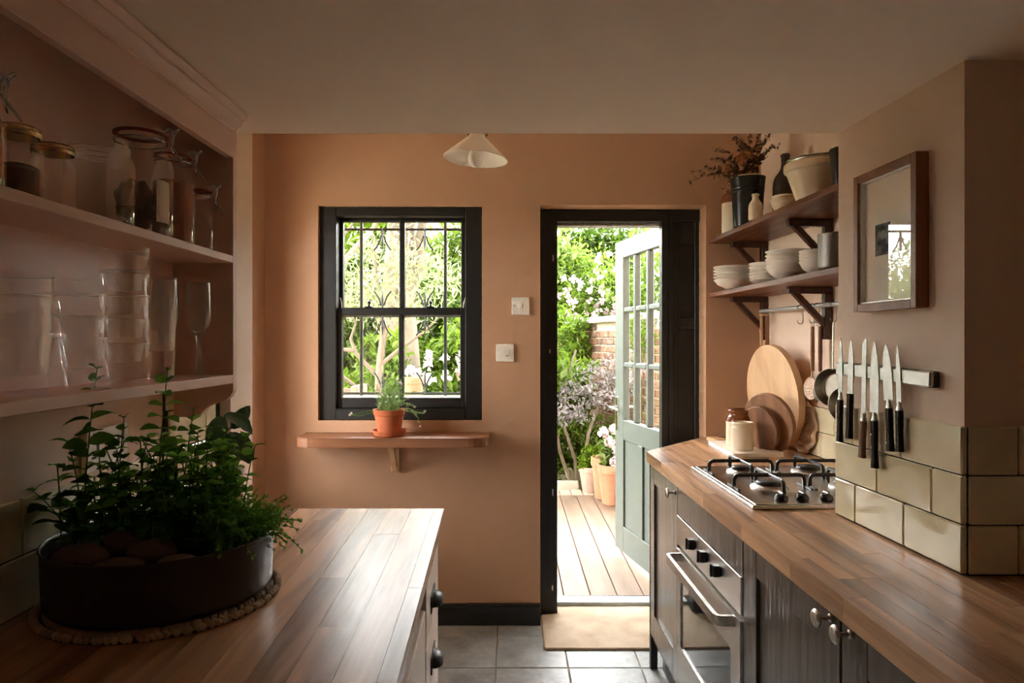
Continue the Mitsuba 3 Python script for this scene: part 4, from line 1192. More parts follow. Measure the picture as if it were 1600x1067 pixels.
for s in range(95):
    a, r = rng.uniform(0, 2 * np.pi), 0.155 * math.sqrt(rng.uniform())
    x, y = PX + r * math.cos(a) - 0.02, PY + r * math.sin(a)
    if y < 1.155 and x > -0.72:
        y += 0.12
    top = ZS + rng.uniform(0.06, 0.19)
    P = bez((x, y, ZS - .004), (x, y, (ZS + top) / 2), (x + rng.normal() * .02, y + rng.normal() * .02, top), n=7)
    stems.append(tube(P, 0.0011, 5))
    ph = rng.uniform(0, 3)
    for i in range(1, 7):
        for q in (0, np.pi):
            an = ph + q
            el = rng.uniform(-.2, .5)
            M = frame_at(P[i], (math.cos(an) * math.cos(el), math.sin(an) * math.cos(el), math.sin(el)), (rng.normal() * .45, rng.normal() * .45, 1), rng.uniform(.017, .030))
            PV.append(base @ M[:3, :3].T + M[:3, 3])
            PF.append(bf + nv)
            nv += len(base)
            PU.append(np.full((len(base), 2), rng.choice([.1, .3, .45, .65, .9])))
        ph += np.pi / 2
obj('foliage', trimesh.Trimesh(np.vstack(PV), np.vstack(PF), process=False), 'm_herb', ot, smooth=True, uv=np.vstack(PU), kind='stuff')
obj('stems', cat(stems), 'm_herb', ot, smooth=True, tone=0.3, kind='stuff')
# thyme
ty = thing('thyme_plant', 'bushy bright green thyme hanging over the right rim of the planter', 'herb', kind='stuff')
TC = np.array([-0.515, 1.245, ZS + 0.035])
sts, pts, axs = [], [], []
for s in range(420):
    d = unit(rng, 1)[0] * np.array([1, 1, 0.8]) + np.array([0.12, 0.0, 0.25])
    d /= np.linalg.norm(d)
    L_ = rng.uniform(0.055, 0.095)
    b = TC + np.array([rng.normal() * .025, rng.normal() * .03, -0.02])
    e_ = b + d * L_
    if e_[2] < ZS + 0.004 and np.hypot(e_[0] - PX, e_[1] - PY) < 0.198:
        continue
    P = bez(b, (b + e_) / 2 + np.array([0, 0, .015]), e_ + np.array([0, 0, -.006]), n=8)
    sts.append(tube(P, 0.0005, 4, caps=False))
    for i in range(2, 8):
        for q in range(4):
            pts.append(P[i] + rng.normal(size=3) * .0015)
            axs.append(unit(rng, 1)[0] * .8 + d * .5)
pts, axs = np.array(pts), np.array(axs)
mesh, uv = leaves(pts, axs, unit(rng, len(pts)) * .4 + np.array([0, 0, 1.0]), 0.0082 * rng.uniform(.7, 1.3, len(pts)), 0.55, 0.2, tone=np.clip(0.62 + 0.5 * (meshkit.noise(pts * 40, 3) - .4), 0, 1))
obj('foliage', mesh, 'm_herb', ty, uv=uv, kind='stuff')
obj('stems', cat(sts), 'm_herb', ty, tone=0.4, kind='stuff')

# houseplant behind the planter
hp = thing('potted_houseplant', 'glossy dark leaved houseplant in a red and white patterned pot behind the herbs', 'houseplant')
HX, HY = -0.755, 1.80
obj('pot', lathe(rounded([(0, 0), (0.040, 0), (0.048, 0.120), (0.050, 0.132), (0.046, 0.132), (0.044, 0.118), (0, 0.115)], 0.004, 2) + [(0, 0)], 40, HX, HY, ZW + .0005), 'm_pot_pattern', hp, smooth=35)
obj('soil', lathe([(0, 0.1155), (0.043, 0.1165), (0.043, 0.12), (0, 0.122)], 24, HX, HY, ZW), 'm_soil', hp)


def big_leaf(base_, tip, width, bend, up, tone):
    base_, tip = np.array(base_, float), np.array(tip, float)
    L_ = np.linalg.norm(tip - base_)
    M = frame_at(base_, tip - base_, up, 1.0)
    n = 12
    v, f = [], []
    for i in range(n + 1):
        l = i / n
        w_ = width * (math.sin(math.pi * min(1, l * .94 + .05)) ** 0.75) * (1 - .25 * l)
        zc = bend * math.sin(l * math.pi)
        for j in (-1, -.5, 0, .5, 1):
            v.append((l * L_, w_ * j, zc + abs(j) * w_ * .22 + 0.002 * math.sin(l * 30) * abs(j)))
    for i in range(n):
        for j in range(4):
            a = i * 5 + j
            f += [[a, a + 5, a + 6], [a, a + 6, a + 1]]
    mesh = trimesh.Trimesh(np.array(v), np.array(f), process=False)
    return placed(mesh, M)


for i, (b_, tp, wd, bd, up_) in enumerate((((HX + .012, HY - .02, ZW + .225), (HX + 0.075, HY - .03, ZW + .150), 0.036, .010, (.75, -.65, .25)),
                                     ((HX + .0, HY, ZW + .275), (HX + 0.070, HY + .0, ZW + .222), 0.026, .010, (.5, -.5, .7)),
                                     ((HX - .0, HY - .02, ZW + .27), (HX - 0.022, HY - .06, ZW + .190), 0.028, .010, (.6, -.8, .3)),
                                     ((HX + .01, HY + .02, ZW + .235), (HX + .045, HY + .05, ZW + .292), 0.022, .008, (.5, -.7, .4)),
                                     ((HX + .005, HY - .02, ZW + .22), (HX + .010, HY - .05, ZW + .145), 0.028, .010, (.6, -.8, .3)))):
    obj('leaf', big_leaf(b_, tp, wd, bd, up_, .2), 'm_house_leaf', hp, smooth=True)
    obj('petiole', tube(bez((HX, HY, ZW + .12), (HX - .01, HY, ZW + .25), b_, n=8), 0.0022, 6), 'm_herb', hp, tone=0.3, smooth=True)
# ------------------------------------------------------------------ right: worktop and base units
rng = np.random.default_rng(15)


def fr(y):   # front edge of the right worktop
    return 0.571 + 0.0183 * (2.90 - y)


wall_x = lambda y: 1.215 + 0.05 * (3.334 - y)
worktop('right_worktop', 'brown wooden block worktop with the gas hob set into it on the right',
        [(fr(2.90), 2.90), (0.930, 3.332), (wall_x(3.332) - .001, 3.332), (wall_x(1.845) - .001, 1.845), (0.8805, 1.845), (0.9025, 1.3615), (1.319, 1.3615), (1.319, -0.05), (fr(-0.05), -0.05)], ZW, 0.045, 'm_worktop', 0.62, 1.36, -0.05, 3.34, 0.042, -0.0183, rng, 'm_bracket', (0.22, 0.55))
RM = zrot(fr(2.90) + 0.012, 2.90, math.atan(0.0183))   # x into the units, y away from the camera; front faces at x = 0


def rbox(x0, x1, y0, y1, z0, z1, b=0.0):
    return placed(box(x0, x1, y0, y1, z0, z1, b), RM)


CW = 'm_cab_wood'
ZT = ZW - 0.0455


def shaker(t, y0, y1, z0, z1, stile, name='door', rails=(0.075, 0.10)):
    k = uniq(t + '__' + name)
    labels[k] = {}
    obj('panel', rbox(0.009, 0.020, y0 + stile * .8, y1 - stile * .8, z0 + .04, z1 - .04), CW, k, tone=rng.uniform(.4, .8))
    obj('stile', rbox(0, 0.021, y0, y0 + stile, z0, z1, 0.0015), CW, k, tone=rng.uniform(.3, .7))
    obj('stile', rbox(0, 0.021, y1 - stile, y1, z0, z1, 0.0015), CW, k, tone=rng.uniform(.3, .7))
    obj('rail', rbox(0.0002, 0.021, y0 + stile, y1 - stile, z1 - rails[0], z1, 0.0015), CW, k, tone=rng.uniform(.3, .7))
    obj('rail', rbox(0.0002, 0.021, y0 + stile, y1 - stile, z0, z0 + rails[1], 0.0015), CW, k, tone=rng.uniform(.3, .7))
    return k


def knob(k, y, z):
    pr = rounded([(0, 0.0), (0.0085, 0.0), (0.0085, 0.003), (0.0045, 0.006), (0.0042, 0.020), (0.0058, 0.024), (0.0165, 0.026), (0.0178, 0.030), (0.013, 0.0345), (0, 0.036)], 0.0015, 2)
    m = lathe(pr + [(0, 0.0)], 28)
    M = np.array([[0, 0, -1, 0.0], [1, 0, 0, y], [0, -1, 0, z], [0, 0, 0, 1.0]])
    obj('knob', placed(placed(m, M), RM), 'm_knob', k, smooth=35, label='round metal mushroom knob')


t = thing('end_cabinet', 'dark stained base cabinet left of the oven at the angled worktop end', 'cabinet')
obj('carcass', prism([(fr(2.9) + .034, 2.44), (fr(2.9) + .024, 2.885), (0.93, 3.26), (1.17, 3.26), (1.2, 2.44)], 0.12, ZT), 'm_black_paint', t)
obj('corner_post', rbox(0.0, 0.030, -0.026, -0.001, 0.0, ZT, 0.002), 'm_black_paint', t)
obj('plinth', rbox(0.05, 0.55, -0.46, -0.03, 0.0, 0.12), 'm_black_paint', t)
k = shaker(t, -0.457, -0.028, 0.150, ZT, 0.062, rails=(0.075, 0.10))
knob(k, -0.425, 0.832)

ov = thing('built_in_oven', 'built-in stainless steel oven with black knobs under the right worktop', 'oven')
OY0, OY1 = -1.114, -0.461
ST = 'm_steel_brushed'
obj('filler_rail', rbox(0.0, 0.021, OY0, OY1, 0.764, ZT, 0.0015), CW, ov, tone=0.7, label='dark stained timber rail over the oven')
obj('body', rbox(0.022, 0.56, OY0 + .004, OY1 - .004, 0.13, 0.764), 'm_black_plastic', ov)
obj('control_panel', rbox(-0.004, 0.022, OY0 + .003, OY1 - .003, 0.660, 0.762, 0.0015), ST, ov)
k = uniq(ov + '__door')
labels[k] = {}
ya, yb, yc, yd = OY0 + .003, OY0 + 0.075, OY1 - 0.058, OY1 - .003
fw = sbox(ya, 0.170, yd, 0.646).difference(sbox(yb, 0.315, yc, 0.545).buffer(-0.02).buffer(0.02))
obj('frame', placed(sideways(fw, -0.006, 0.020), RM), ST, k)
obj('glass', rbox(-0.001, 0.012, yb - .004, yc + .004, 0.311, 0.549), 'm_oven_glass', k, label='dark reflecting oven window')
hz, hd = 0.628, 0.052
hp_ = [(-0.006, OY1 - 0.055), (-0.030, OY1 - 0.056), (-hd + .008, OY1 - 0.064), (-hd, OY1 - 0.090), (-hd, OY0 + 0.090), (-hd + .008, OY0 + 0.064), (-0.030, OY0 + 0.056), (-0.006, OY0 + 0.055)]
hp_ = rounded([hp_[0], (-hd, OY1 - 0.055), (-hd, OY0 + 0.055), hp_[-1]], 0.04, 8)
hv, hf = [], []
hp_ = np.array(hp_)
tt = np.gradient(hp_, axis=0)
tt /= np.linalg.norm(tt, axis=1, keepdims=True)
nn = np.stack([-tt[:, 1], tt[:, 0]], 1) * 0.006
for a, b in zip(hp_ + nn, hp_ - nn):
    hv += [(a[0], a[1], hz - .014), (a[0], a[1], hz + .014), (b[0], b[1], hz + .014), (b[0], b[1], hz - .014)]
for i in range(len(hp_) - 1):
    for j in range(4):
        a, b = i * 4 + j, i * 4 + (j + 1) % 4
        hf += [[a, b, b + 4], [a, b + 4, a + 4]]
e_ = (len(hp_) - 1) * 4
hf += [[0, 2, 1], [0, 3, 2], [e_, e_ + 1, e_ + 2], [e_, e_ + 2, e_ + 3]]
hm = trimesh.Trimesh(np.array(hv, float), np.array(hf), process=False)
trimesh.repair.fix_normals(hm)
obj('handle', placed(hm, RM), 'm_steel', k, smooth=35, label='curved flat steel bar handle')
for y in (-0.687, -0.815, -0.943):
    m = cat(rbox(-0.030, -0.004, y - .016, y + .016, 0.708, 0.740, 0.004), rbox(-0.034, -0.029, y - .004, y + .004, 0.706, 0.742, 0.0015))
    obj('control_knob', m, 'm_black_plastic', ov, label='square black control knob')
for y in (-0.60, -0.72, -0.90):
    obj('printed_mark', rbox(-0.0046, -0.0042, y - .003, y + .003, 0.745, 0.752), 'm_rubber', ov)

for lb, y0, y1, ky in (('dark stained base cabinet with one door and a metal knob right of the oven', -1.625, -1.118, -1.590), ('dark stained base cabinet nearest the camera at the bottom right', -2.13, -1.630, -1.664)):
    t = thing('base_cabinet', lb, 'cabinet')
    obj('carcass', rbox(0.022, 0.58, y0 - .001, y1 + .001, 0.12, ZT), 'm_black_paint', t)
    obj('plinth', rbox(0.05, 0.55, y0, y1, 0.0, 0.12), 'm_black_paint', t)
    k = shaker(t, y0 + .002, y1 - .001, 0.150, ZT, 0.088)
    knob(k, ky, 0.850)
t = thing('near_cabinet', 'dark stained cabinet under the worktop behind the frame edge', 'cabinet')
obj('carcass', rbox(0.0, 0.58, -2.92, -2.135, 0.0, ZT), 'm_black_paint', t)

# ------------------------------------------------------------------ tiles on the right wall and the chimney breast
rng = np.random.default_rng(9)
wr = 'wall_right'
obj('grout', placed(box(-0.005, 0, -1.49, 0, ZW, 1.115), WALL_R), 'm_grout', wr)
for r in range(2):
    y = 0.0 - (0.1 if r else 0.0)
    edges = [0.0] + ([y] if y < 0 else [])
    while edges[-1] > -1.49:
        edges.append(max(edges[-1] - 0.2, -1.4905))
    for b, a in zip(edges[:-1], edges[1:]):
        if b - a > 0.01:
            obj('tile', placed(box(-0.009, 0.002, a + .0015, b - .0015, ZW + .002 + r * .1, ZW + .1 + r * .1, 0.002), WALL_R), 'm_tile', wr, tone=rng.uniform())
cb = 'wall_right_breast'
CL = 0.4805
obj('grout', placed(box(-0.006, 0.004, -CL, 0.0, ZW, 1.209), CHIM), 'm_grout', cb)
PITCH = 0.0985
for r, first in ((0, 0.1), (1, 0.196), (2, 0.09)):
    edges = [0.0, -first]
    while edges[-1] > -CL:
        edges.append(max(edges[-1] - 0.2, -CL - .008))
    for b, a in zip(edges[:-1], edges[1:]):
        if b - a > 0.012:
            obj('tile', placed(box(-0.011, 0.002, a + .0013, b - .0013, ZW + .004 + r * PITCH, ZW + .001 + (r + 1) * PITCH, 0.003), CHIM), 'm_tile', cb, tone=rng.uniform())
obj('grout', box(0.905, 1.32, 1.357, 1.364, ZW, 1.209), 'm_grout', cb)
for r in range(3):
    x = 0.905 + (0.0 if r % 2 else -0.1)
    while x < 1.32:
        a, b = max(x, 0.905), min(x + 0.2, 1.32)
        if b - a > 0.02:
            obj('tile', box(a + .0015, b - .0015, 1.3525, 1.362, ZW + .004 + r * PITCH, ZW + .001 + (r + 1) * PITCH, 0.003), 'm_tile', cb, tone=rng.uniform())
        x += 0.2

# ------------------------------------------------------------------ gas hob
hb = thing('gas_hob', 'stainless steel four burner gas hob on the right worktop', 'hob')
HM = zrot(0.667, 1.890, 0.02)   # x towards the wall, y away from the camera
HW, HL = 0.50, 0.605


def hbox(*a):
    return placed(box(*a), HM)


ZH = ZW + 0.0005
hv = [(0, 0), (HW, 0), (HW, HL), (0, HL)]
obj('plate', cat(hbox(0, HW, 0, HL, ZH, ZH + 0.010, 0.004), hbox(0.012, HW - .012, 0.012, HL - 0.012, ZH + .008, ZH + .0125, 0.002)), 'm_steel', hb)
burn = [(0.135, 0.225, 0.045), (0.135, 0.475, 0.036), (0.372, 0.225, 0.036), (0.372, 0.475, 0.045)]
ZB = ZH + 0.0122
for x, y, r in burn:
    b = uniq(hb + '__burner')
    labels[b] = {}
    obj('base_ring', placed(lathe([(0, 0), (r + .012, 0), (r + .010, 0.006), (r - .004, 0.012), (0, 0.012), (0, 0)], 36, x, y, ZB), HM), 'm_steel_brushed', b, smooth=35)
    obj('cap', placed(lathe(rounded([(0, 0.012), (r - .006, 0.012), (r - .004, 0.017), (r - .010, 0.022), (0, 0.0235)], .003, 2) + [(0, 0.012)], 36, x, y, ZB), HM), 'm_iron', b, smooth=35)
ZG = ZB + 0.040


def grate_bar(p, q, drop0=True, drop1=True):
    """A flat iron bar at grate height with legs bent down at its ends."""
    p, q = np.array(p, float), np.array(q, float)
    d = (q - p) / np.linalg.norm(q - p)
    pts = []
    if drop0:
        pts += [(p[0] - d[0] * .006, p[1] - d[1] * .006, ZB), (p[0] - d[0] * .004, p[1] - d[1] * .004, ZG - .012), (p[0] + d[0] * .001, p[1] + d[1] * .001, ZG - .003)]
    pts += [(p[0] + d[0] * .010, p[1] + d[1] * .010, ZG), (q[0] - d[0] * .010, q[1] - d[1] * .010, ZG)]
    if drop1:
        pts += [(q[0] - d[0] * .001, q[1] - d[1] * .001, ZG - .003), (q[0] + d[0] * .004, q[1] + d[1] * .004, ZG - .012), (q[0] + d[0] * .006, q[1] + d[1] * .006, ZB)]
    return placed(tube(pts, 0.0064, 6), HM)


for i, (x, y, r) in enumerate(burn):
    g = uniq(hb + '__pan_support')
    labels[g] = {}
    w_ = 0.105
    obj('bar', grate_bar((x - w_, y), (x + w_, y)), 'm_iron', g, smooth=50)
    obj('bar', grate_bar((x, y - w_), (x, y + w_)), 'm_iron', g, smooth=50)
    obj('foot_rail', cat(placed(tube([(x - w_ - .006, y - .05, ZB + .004), (x - w_ - .006, y + .05, ZB + .004)], 0.004, 6), HM), placed(tube([(x + w_ + .006, y - .05, ZB + .004), (x + w_ + .006, y + .05, ZB + .004)], 0.004, 6), HM)), 'm_iron', g, smooth=50)
for x in (0.105, 0.165, 0.235, 0.300):
    kn = lathe(rounded([(0, 0), (0.019, 0), (0.0185, 0.008), (0.015, 0.016), (0, 0.019)], 0.004, 3) + [(0, 0)], 28, x, 0.062, ZB)
    obj('control_knob', placed(cat(kn, box(x - .004, x + .004, 0.046, 0.078, ZB + .012, ZB + .023, 0.002)), HM), 'm_black_plastic', hb, smooth=35, label='black hob control knob')

# ------------------------------------------------------------------ things standing on the worktop
sl = thing('serving_board', 'pale marble serving board on the worktop under the stoneware jars', 'board')
SM = zrot(0.885, 2.735, 0.02)
sp = Polygon([(0, 0), (0.215, 0.015), (0.20, 0.37), (0.01, 0.36)]).buffer(-0.012).buffer(0.012)
obj('board', placed(prism(sp, ZW + .0005, ZW + 0.017), SM), 'm_marble', sl)
obj('wooden_board', placed(cat(prism(Polygon([(0, 0), (0.05, 0.0), (0.052, 0.09), (0.0, 0.10)]).buffer(-.012).buffer(.012), ZW + .0005, ZW + .015)), zrot(0.945, 3.14, 0.3)), 'm_pale_wood', tone=.5, label='end of a small pale wooden board behind the marble board', category='board')
ZJ = ZW + 0.0175
j = thing('stoneware_jar', 'larger cream stoneware jar with a brown glazed top on the marble board', 'jar')
jp = rounded([(0, 0), (0.062, 0), (0.065, 0.004), (0.065, 0.108), (0.060, 0.124), (0.054, 0.132), (0.054, 0.139), (0.060, 0.143), (0.061, 0.152), (0.056, 0.156), (0.049, 0.150), (0.048, 0.02), (0, 0.018)], 0.004, 2) + [(0, 0)]
obj('body', lathe([p for p in jp], 44, 0.996, 2.962, ZJ), 'm_cream', j, smooth=35)
top = rounded([(0.0653, 0.104), (0.0653, 0.109), (0.0605, 0.1245), (0.0545, 0.1325), (0.0545, 0.139), (0.0605, 0.143), (0.0615, 0.152), (0.056, 0.1565), (0.0485, 0.150), (0.0482, 0.13)], 0.003, 2)
obj('glazed_shoulder', lathe(top, 44, 0.996, 2.962, ZJ), 'm_brown_glaze', j, smooth=40, label='brown glazed shoulder and rim')
j = thing('stoneware_crock', 'smaller plain cream stoneware crock in front of the brown topped jar', 'jar')
obj('body', lathe(rounded([(0, 0), (0.041, 0), (0.0435, 0.004), (0.0435, 0.092), (0.040, 0.097), (0.041, 0.105), (0.0445, 0.108), (0.0445, 0.114), (0.040, 0.117), (0.036, 0.112), (0.035, 0.015), (0, 0.013)], 0.003, 2) + [(0, 0)], 40, 0.955, 2.830, ZJ), 'm_cream', j, smooth=35)


def round_board(r, th, center, yaw, lean, m, tone, stripes=None, n=56):
    """A disc standing on edge: yaw turns its face, lean tips it back."""
    prof = rounded([(0, 0), (r - .003, 0), (r, .003), (r, th - .003), (r - .003, th), (0, th)], 0.002, 2) + [(0, 0)]
    d = lathe(prof, n)
    d = rot(d, [0, 1, 0], -90)          # axis along -x: face looks to -x
    d = rot(d, [0, 1, 0], lean)
    d = rot(d, [0, 0, 1], yaw)
    low = d.vertices[:, 2].min()
    d.apply_translation([center[0], center[1], ZW + .0006 - low])
    return d


# large board: glued strips as separate pieces
def strip_board(key, label, r, th, cx, cy, yaw, lean, m, tilt, strips, rng):
    t = thing(key, label, 'chopping board')
    disc = Polygon([(r * math.cos(a), r * math.sin(a)) for a in np.linspace(0, 2 * np.pi, 73)[:-1]])
    edges = np.linspace(-r, r, strips + 1)
    ms = []
    for a, b in zip(edges[:-1], edges[1:]):
        s = affinity.rotate(sbox(-r * 1.1, a, r * 1.1, b), tilt, origin=(0, 0)).intersection(disc)
        if s.area > 1e-5:
            ms.append(prism(s, 0, th))
    lows = []
    R_ = trimesh.transformations.rotation_matrix(math.radians(-90), [0, 1, 0])
    R_ = trimesh.transformations.rotation_matrix(math.radians(90), [1, 0, 0]) @ np.eye(4) if False else R_
    M = trimesh.transformations.rotation_matrix(math.radians(yaw), [0, 0, 1]) @ trimesh.transformations.rotation_matrix(math.radians(lean), [0, 1, 0]) @ R_
    ms = [placed(q, M) for q in ms]
    low = min(q.vertices[:, 2].min() for q in ms)
    for q in ms:
        q.apply_translation([cx, cy, ZW + .0006 - low])
        obj('strip', q, m, t, tone=rng.uniform(.2, .9))
    return t


rng = np.random.default_rng(41)
strip_board('large_round_board', 'large round pale wooden chopping board leaning on the wall behind the jars', 0.226, 0.028, 1.166, 3.005, 7.0, -4.5, 'm_pale_wood', 38, 6, rng)
t = thing('medium_round_board', 'medium brown round wooden board leaning in front of the large pale one', 'chopping board')
obj('board', round_board(0.126, 0.022, (1.088, 2.870), 30, -8, 'm_brown_wood', .9), 'm_brown_wood', t, smooth=35, tone=.75)
t = thing('small_round_board', 'small dark walnut board leaning right behind the brown topped jar', 'chopping board')
obj('board', round_board(0.098, 0.020, (1.052, 2.868), 24, -8, 'm_brown_wood', .3), 'm_brown_wood', t, smooth=35, tone=.25)
t = thing('woven_trivet', 'dark woven trivet standing on edge right of the large round board', 'trivet')
tv = []
for q in range(7):
    r_ = 0.014 + q * 0.0145
    ring = [(0.006 * math.sin(a * 9 + q), r_ * math.cos(a), r_ * math.sin(a)) for a in np.linspace(0, 2 * np.pi, 49)]
    tv.append(tube(ring, 0.0085, 6, caps=False))
tv = placed(cat(tv), trimesh.transformations.rotation_matrix(math.radians(3), [0, 0, 1]) @ trimesh.transformations.rotation_matrix(math.radians(4), [0, 1, 0]))
tv.apply_translation([1.218, 2.855, ZW + .0006 - tv.vertices[:, 2].min()])
obj('coil', tv, 'm_weave', t, smooth=True, tone=.3)

# ------------------------------------------------------------------ plate shelves
ZU, ZL = 1.877, 1.615


def wl(m):
    return placed(m, WALL_R)


SD = 0.258
for z, lb, key in ((ZU, 'upper dark wooden wall shelf holding the crocks and bowls', 'upper'), (ZL, 'lower dark wooden wall shelf holding the white plates', 'lower')):
    s = thing('wall_shelf', lb, 'shelf')
    obj('board', wl(box(-SD, -0.001, -1.486, -0.002, z - 0.022, z, 0.002)), 'm_shelf_wood', s, tone=.5)
    for y in (-0.075, -0.665):
        b = uniq(s + '__bracket')
        labels[b] = {}
        zb = z - 0.0222
        obj('arm', wl(box(-0.175, -0.001, y - .014, y + .014, zb - .026, zb, 0.002)), 'm_bracket', b, tone=.5)
        obj('upright', wl(box(-0.032, -0.001, y - .014, y + .014, zb - .205, zb - .026, 0.002)), 'm_bracket', b, tone=.4)
        dg = Polygon([(-0.158, zb - .027), (-0.128, zb - .027), (-0.033, zb - .125), (-0.033, zb - .155)])
        obj('brace', wl(upright(dg, y - .011, y + .011)), 'm_bracket', b, tone=.6)
        obj('steel_strap', wl(box(-0.003, -0.0005, y + .016, y + .034, zb - .20, zb - .03, 0.001)), 'm_steel', b, label='galvanised steel strap')
        obj('screw', wl(tube([(-0.0048, y + .025, zb - .06), (-0.003, y + .025, zb - .06)], 0.004, 8)), 'm_dark_steel', b)

r = thing('hanging_rail', 'pale metal utensil rail along the wall under the lower shelf', 'rail')
RX = -0.045
obj('bar', wl(tube([(RX, -0.105, 1.522), (RX, -1.44, 1.519)], 0.009, 14)), 'm_alu', r, smooth=40)
for y in (-0.14, -1.40):
    obj('holder', wl(cat(tube([(-0.001, y, 1.52), (RX, y, 1.52)], 0.006, 8), tube([(-0.001, y, 1.52), (-0.005, y, 1.52)], 0.016, 14))), 'm_alu', r, smooth=40)


def s_hook(y, label, z=1.5195):
    a = np.linspace(np.pi * 1.0, -0.1, 9)
    up_ = [(RX + 0.0118 * math.cos(q), y, z + 0.0118 * math.sin(q)) for q in np.linspace(np.pi + .5, 0, 9)]
    lo_ = [(RX + 0.0 - 0.012 * math.cos(q) * 1.0, y, z - 0.055 - 0.012 * math.sin(q)) for q in np.linspace(np.pi, -.3, 9)]
    pts = up_ + [(RX + .012, y, z - .02)] + lo_
    t = wl(tube(pts, 0.0017, 6))
    return obj('s_hook', t, 'm_dark_steel', smooth=60, label=label, category='hook', group='hooks on the rail')


for y, lb in ((-0.500, 'empty wire S hook on the rail left of the utensils'), (-0.605, 'wire S hook carrying the skimmer'), (-0.640, 'wire S hook carrying the ladle'), (-0.765, 'wire S hook carrying the small frying pan'), (-0.85, 'wire S hook carrying the second pan')):
    s_hook(y, lb)
ZK = 1.4545
# skimmer and ladle with bamboo handles
t = thing('skimmer', 'copper coloured perforated skimmer with a bamboo handle hanging from the rail', 'skimmer')
y = -0.605
obj('loop', wl(tube([(RX + 0.006 * math.cos(a), y, ZK - 0.004 + 0.008 * math.sin(a)) for a in np.linspace(0, 2 * np.pi, 15)], 0.0011, 5, caps=False)), 'm_steel', t)
hz_ = [1.440, 1.345, 1.343, 1.338, 1.336, 1.262]
obj('handle', wl(tube([(RX, y, z) for z in hz_], [.0075, .0082, .0098, .0098, .0082, .0072], 10)), 'm_brown_wood', t, smooth=40, tone=.35, label='bamboo handle')
obj('neck', wl(tube([(RX, y, 1.264), (RX - .004, y, 1.235)], 0.0035, 8)), 'm_copper', t)
holes = Polygon([(0.031 * math.cos(a), 0.043 * math.sin(a)) for a in np.linspace(0, 2 * np.pi, 41)[:-1]])
from shapely.geometry import Point
from shapely.ops import unary_union
dots = [Point(0, 0).buffer(.0026, 4)] + [Point(rr * math.cos(a) * .75, rr * math.sin(a)).buffer(.0026, 4) for rr, n_ in ((.012, 6), (.0225, 11), (.033, 16)) for a in np.linspace(0, 2 * np.pi, n_ + 1)[:-1]]
disc = prism(holes.difference(unary_union(dots)), 0, 0.0022)
disc = rot(disc, [0, 0, 1], 90)
disc = rot(disc, [0, 1, 0], -90)
disc = rot(disc, [0, 0, 1], 22)
disc.apply_translation([RX - .006, y, 1.192])
rim = tube([(0, 0.031 * math.cos(a), 0.043 * math.sin(a)) for a in np.linspace(0, 2 * np.pi, 41)], 0.003, 6, caps=False)
rim = rot(rim, [0, 0, 1], 22)
rim.apply_translation([RX - .007, y, 1.192])
obj('blade', wl(cat(disc, rim)), 'm_copper', t)
t = thing('ladle', 'dark ladle with a bamboo handle hanging beside the skimmer', 'ladle')
y = -0.655
obj('handle', wl(tube([(RX + .006, y, z) for z in hz_], [.0075, .0082, .0098, .0098, .0082, .0072], 10)), 'm_brown_wood', t, smooth=40, tone=.12, label='bamboo handle')
obj('loop', wl(tube([(RX + 0.006 * math.cos(a), y + .01, ZK - 0.004 + 0.008 * math.sin(a)) for a in np.linspace(0, 2 * np.pi, 15)], 0.0011, 5, caps=False)), 'm_steel', t)
bw = trimesh.creation.icosphere(3, 0.036)
bw = bw.slice_plane([0, 0, 0], [1, 0, 0], cap=True)
bw = bw.copy()
bw.apply_translation([RX - .005, y, 1.185])
obj('bowl', wl(bw), 'm_dark_steel', t, smooth=40)
obj('neck', wl(tube([(RX + .006, y, 1.266), (RX + .012, y, 1.215)], 0.0035, 8)), 'm_dark_steel', t)


def pan(y, z, r, label, hang, m_out='m_dark_steel', yaw=32, hl=0.185):
    t = thing('frying_pan', label, 'frying pan')
    prof = rounded([(0, 0), (r * .78, 0), (r, 0.034), (r + .002, 0.037), (r - .001, 0.037), (r * .76, 0.0035), (0, 0.0035)], 0.006, 3)
    body = lathe(prof + [(0, 0)], 48)
    body = rot(body, [0, 1, 0], -90)       # open side looks to -x
    body = rot(body, [0, 0, 1], yaw)
    body.apply_translation([RX + .015, y, z])
    obj('body', wl(body), 'm_pan_steel', t, smooth=35)
    ax_ = np.array([-math.cos(math.radians(yaw)), -math.sin(math.radians(yaw)), 0]) * 0.032
    h0 = np.array([RX + .015, y, z + r - .004]) + ax_
    h1 = np.array([RX + .0, y, ZK - .0])
    P = bez(h0, h0 + np.array([0, 0, .05]), (h0 + h1) / 2 + np.array([0, 0, .03]), h1, n=12)
    obj('handle', wl(tube(P, np.linspace(.0075, .006, 12), 8, flat=(1, .5))), 'm_pan_steel', t, smooth=40)
    return t


pan(-0.765, 1.208, 0.071, 'small steel frying pan with a long handle hanging from the rail', 0)
pan(-0.86, 1.150, 0.066, 'second small pan partly hidden behind the chimney breast', 0)
# bundle of pale wooden sticks in the corner
t = thing('wooden_tongs', 'pale wooden tongs hanging in the corner under the lower shelf bracket', 'tongs')
obj('arm', wl(rot(box(-0.062, -0.050, -0.140, -0.134, 1.205, 1.505, 0.002), [1, 0, 0], -1.5, (0, -.137, 1.505))), 'm_pale_wood', t, tone=.6)
obj('arm', wl(rot(box(-0.040, -0.022, -0.150, -0.144, 1.225, 1.505, 0.002), [1, 0, 0], 1.0, (0, -.147, 1.505))), 'm_brown_wood', t, tone=.9)
obj('tie', wl(box(-0.064, -0.020, -0.152, -0.132, 1.500, 1.510, 0.002)), 'm_pale_wood', t, tone=.4)

# crockery on the lower shelf
WC = 'm_white_ceramic'


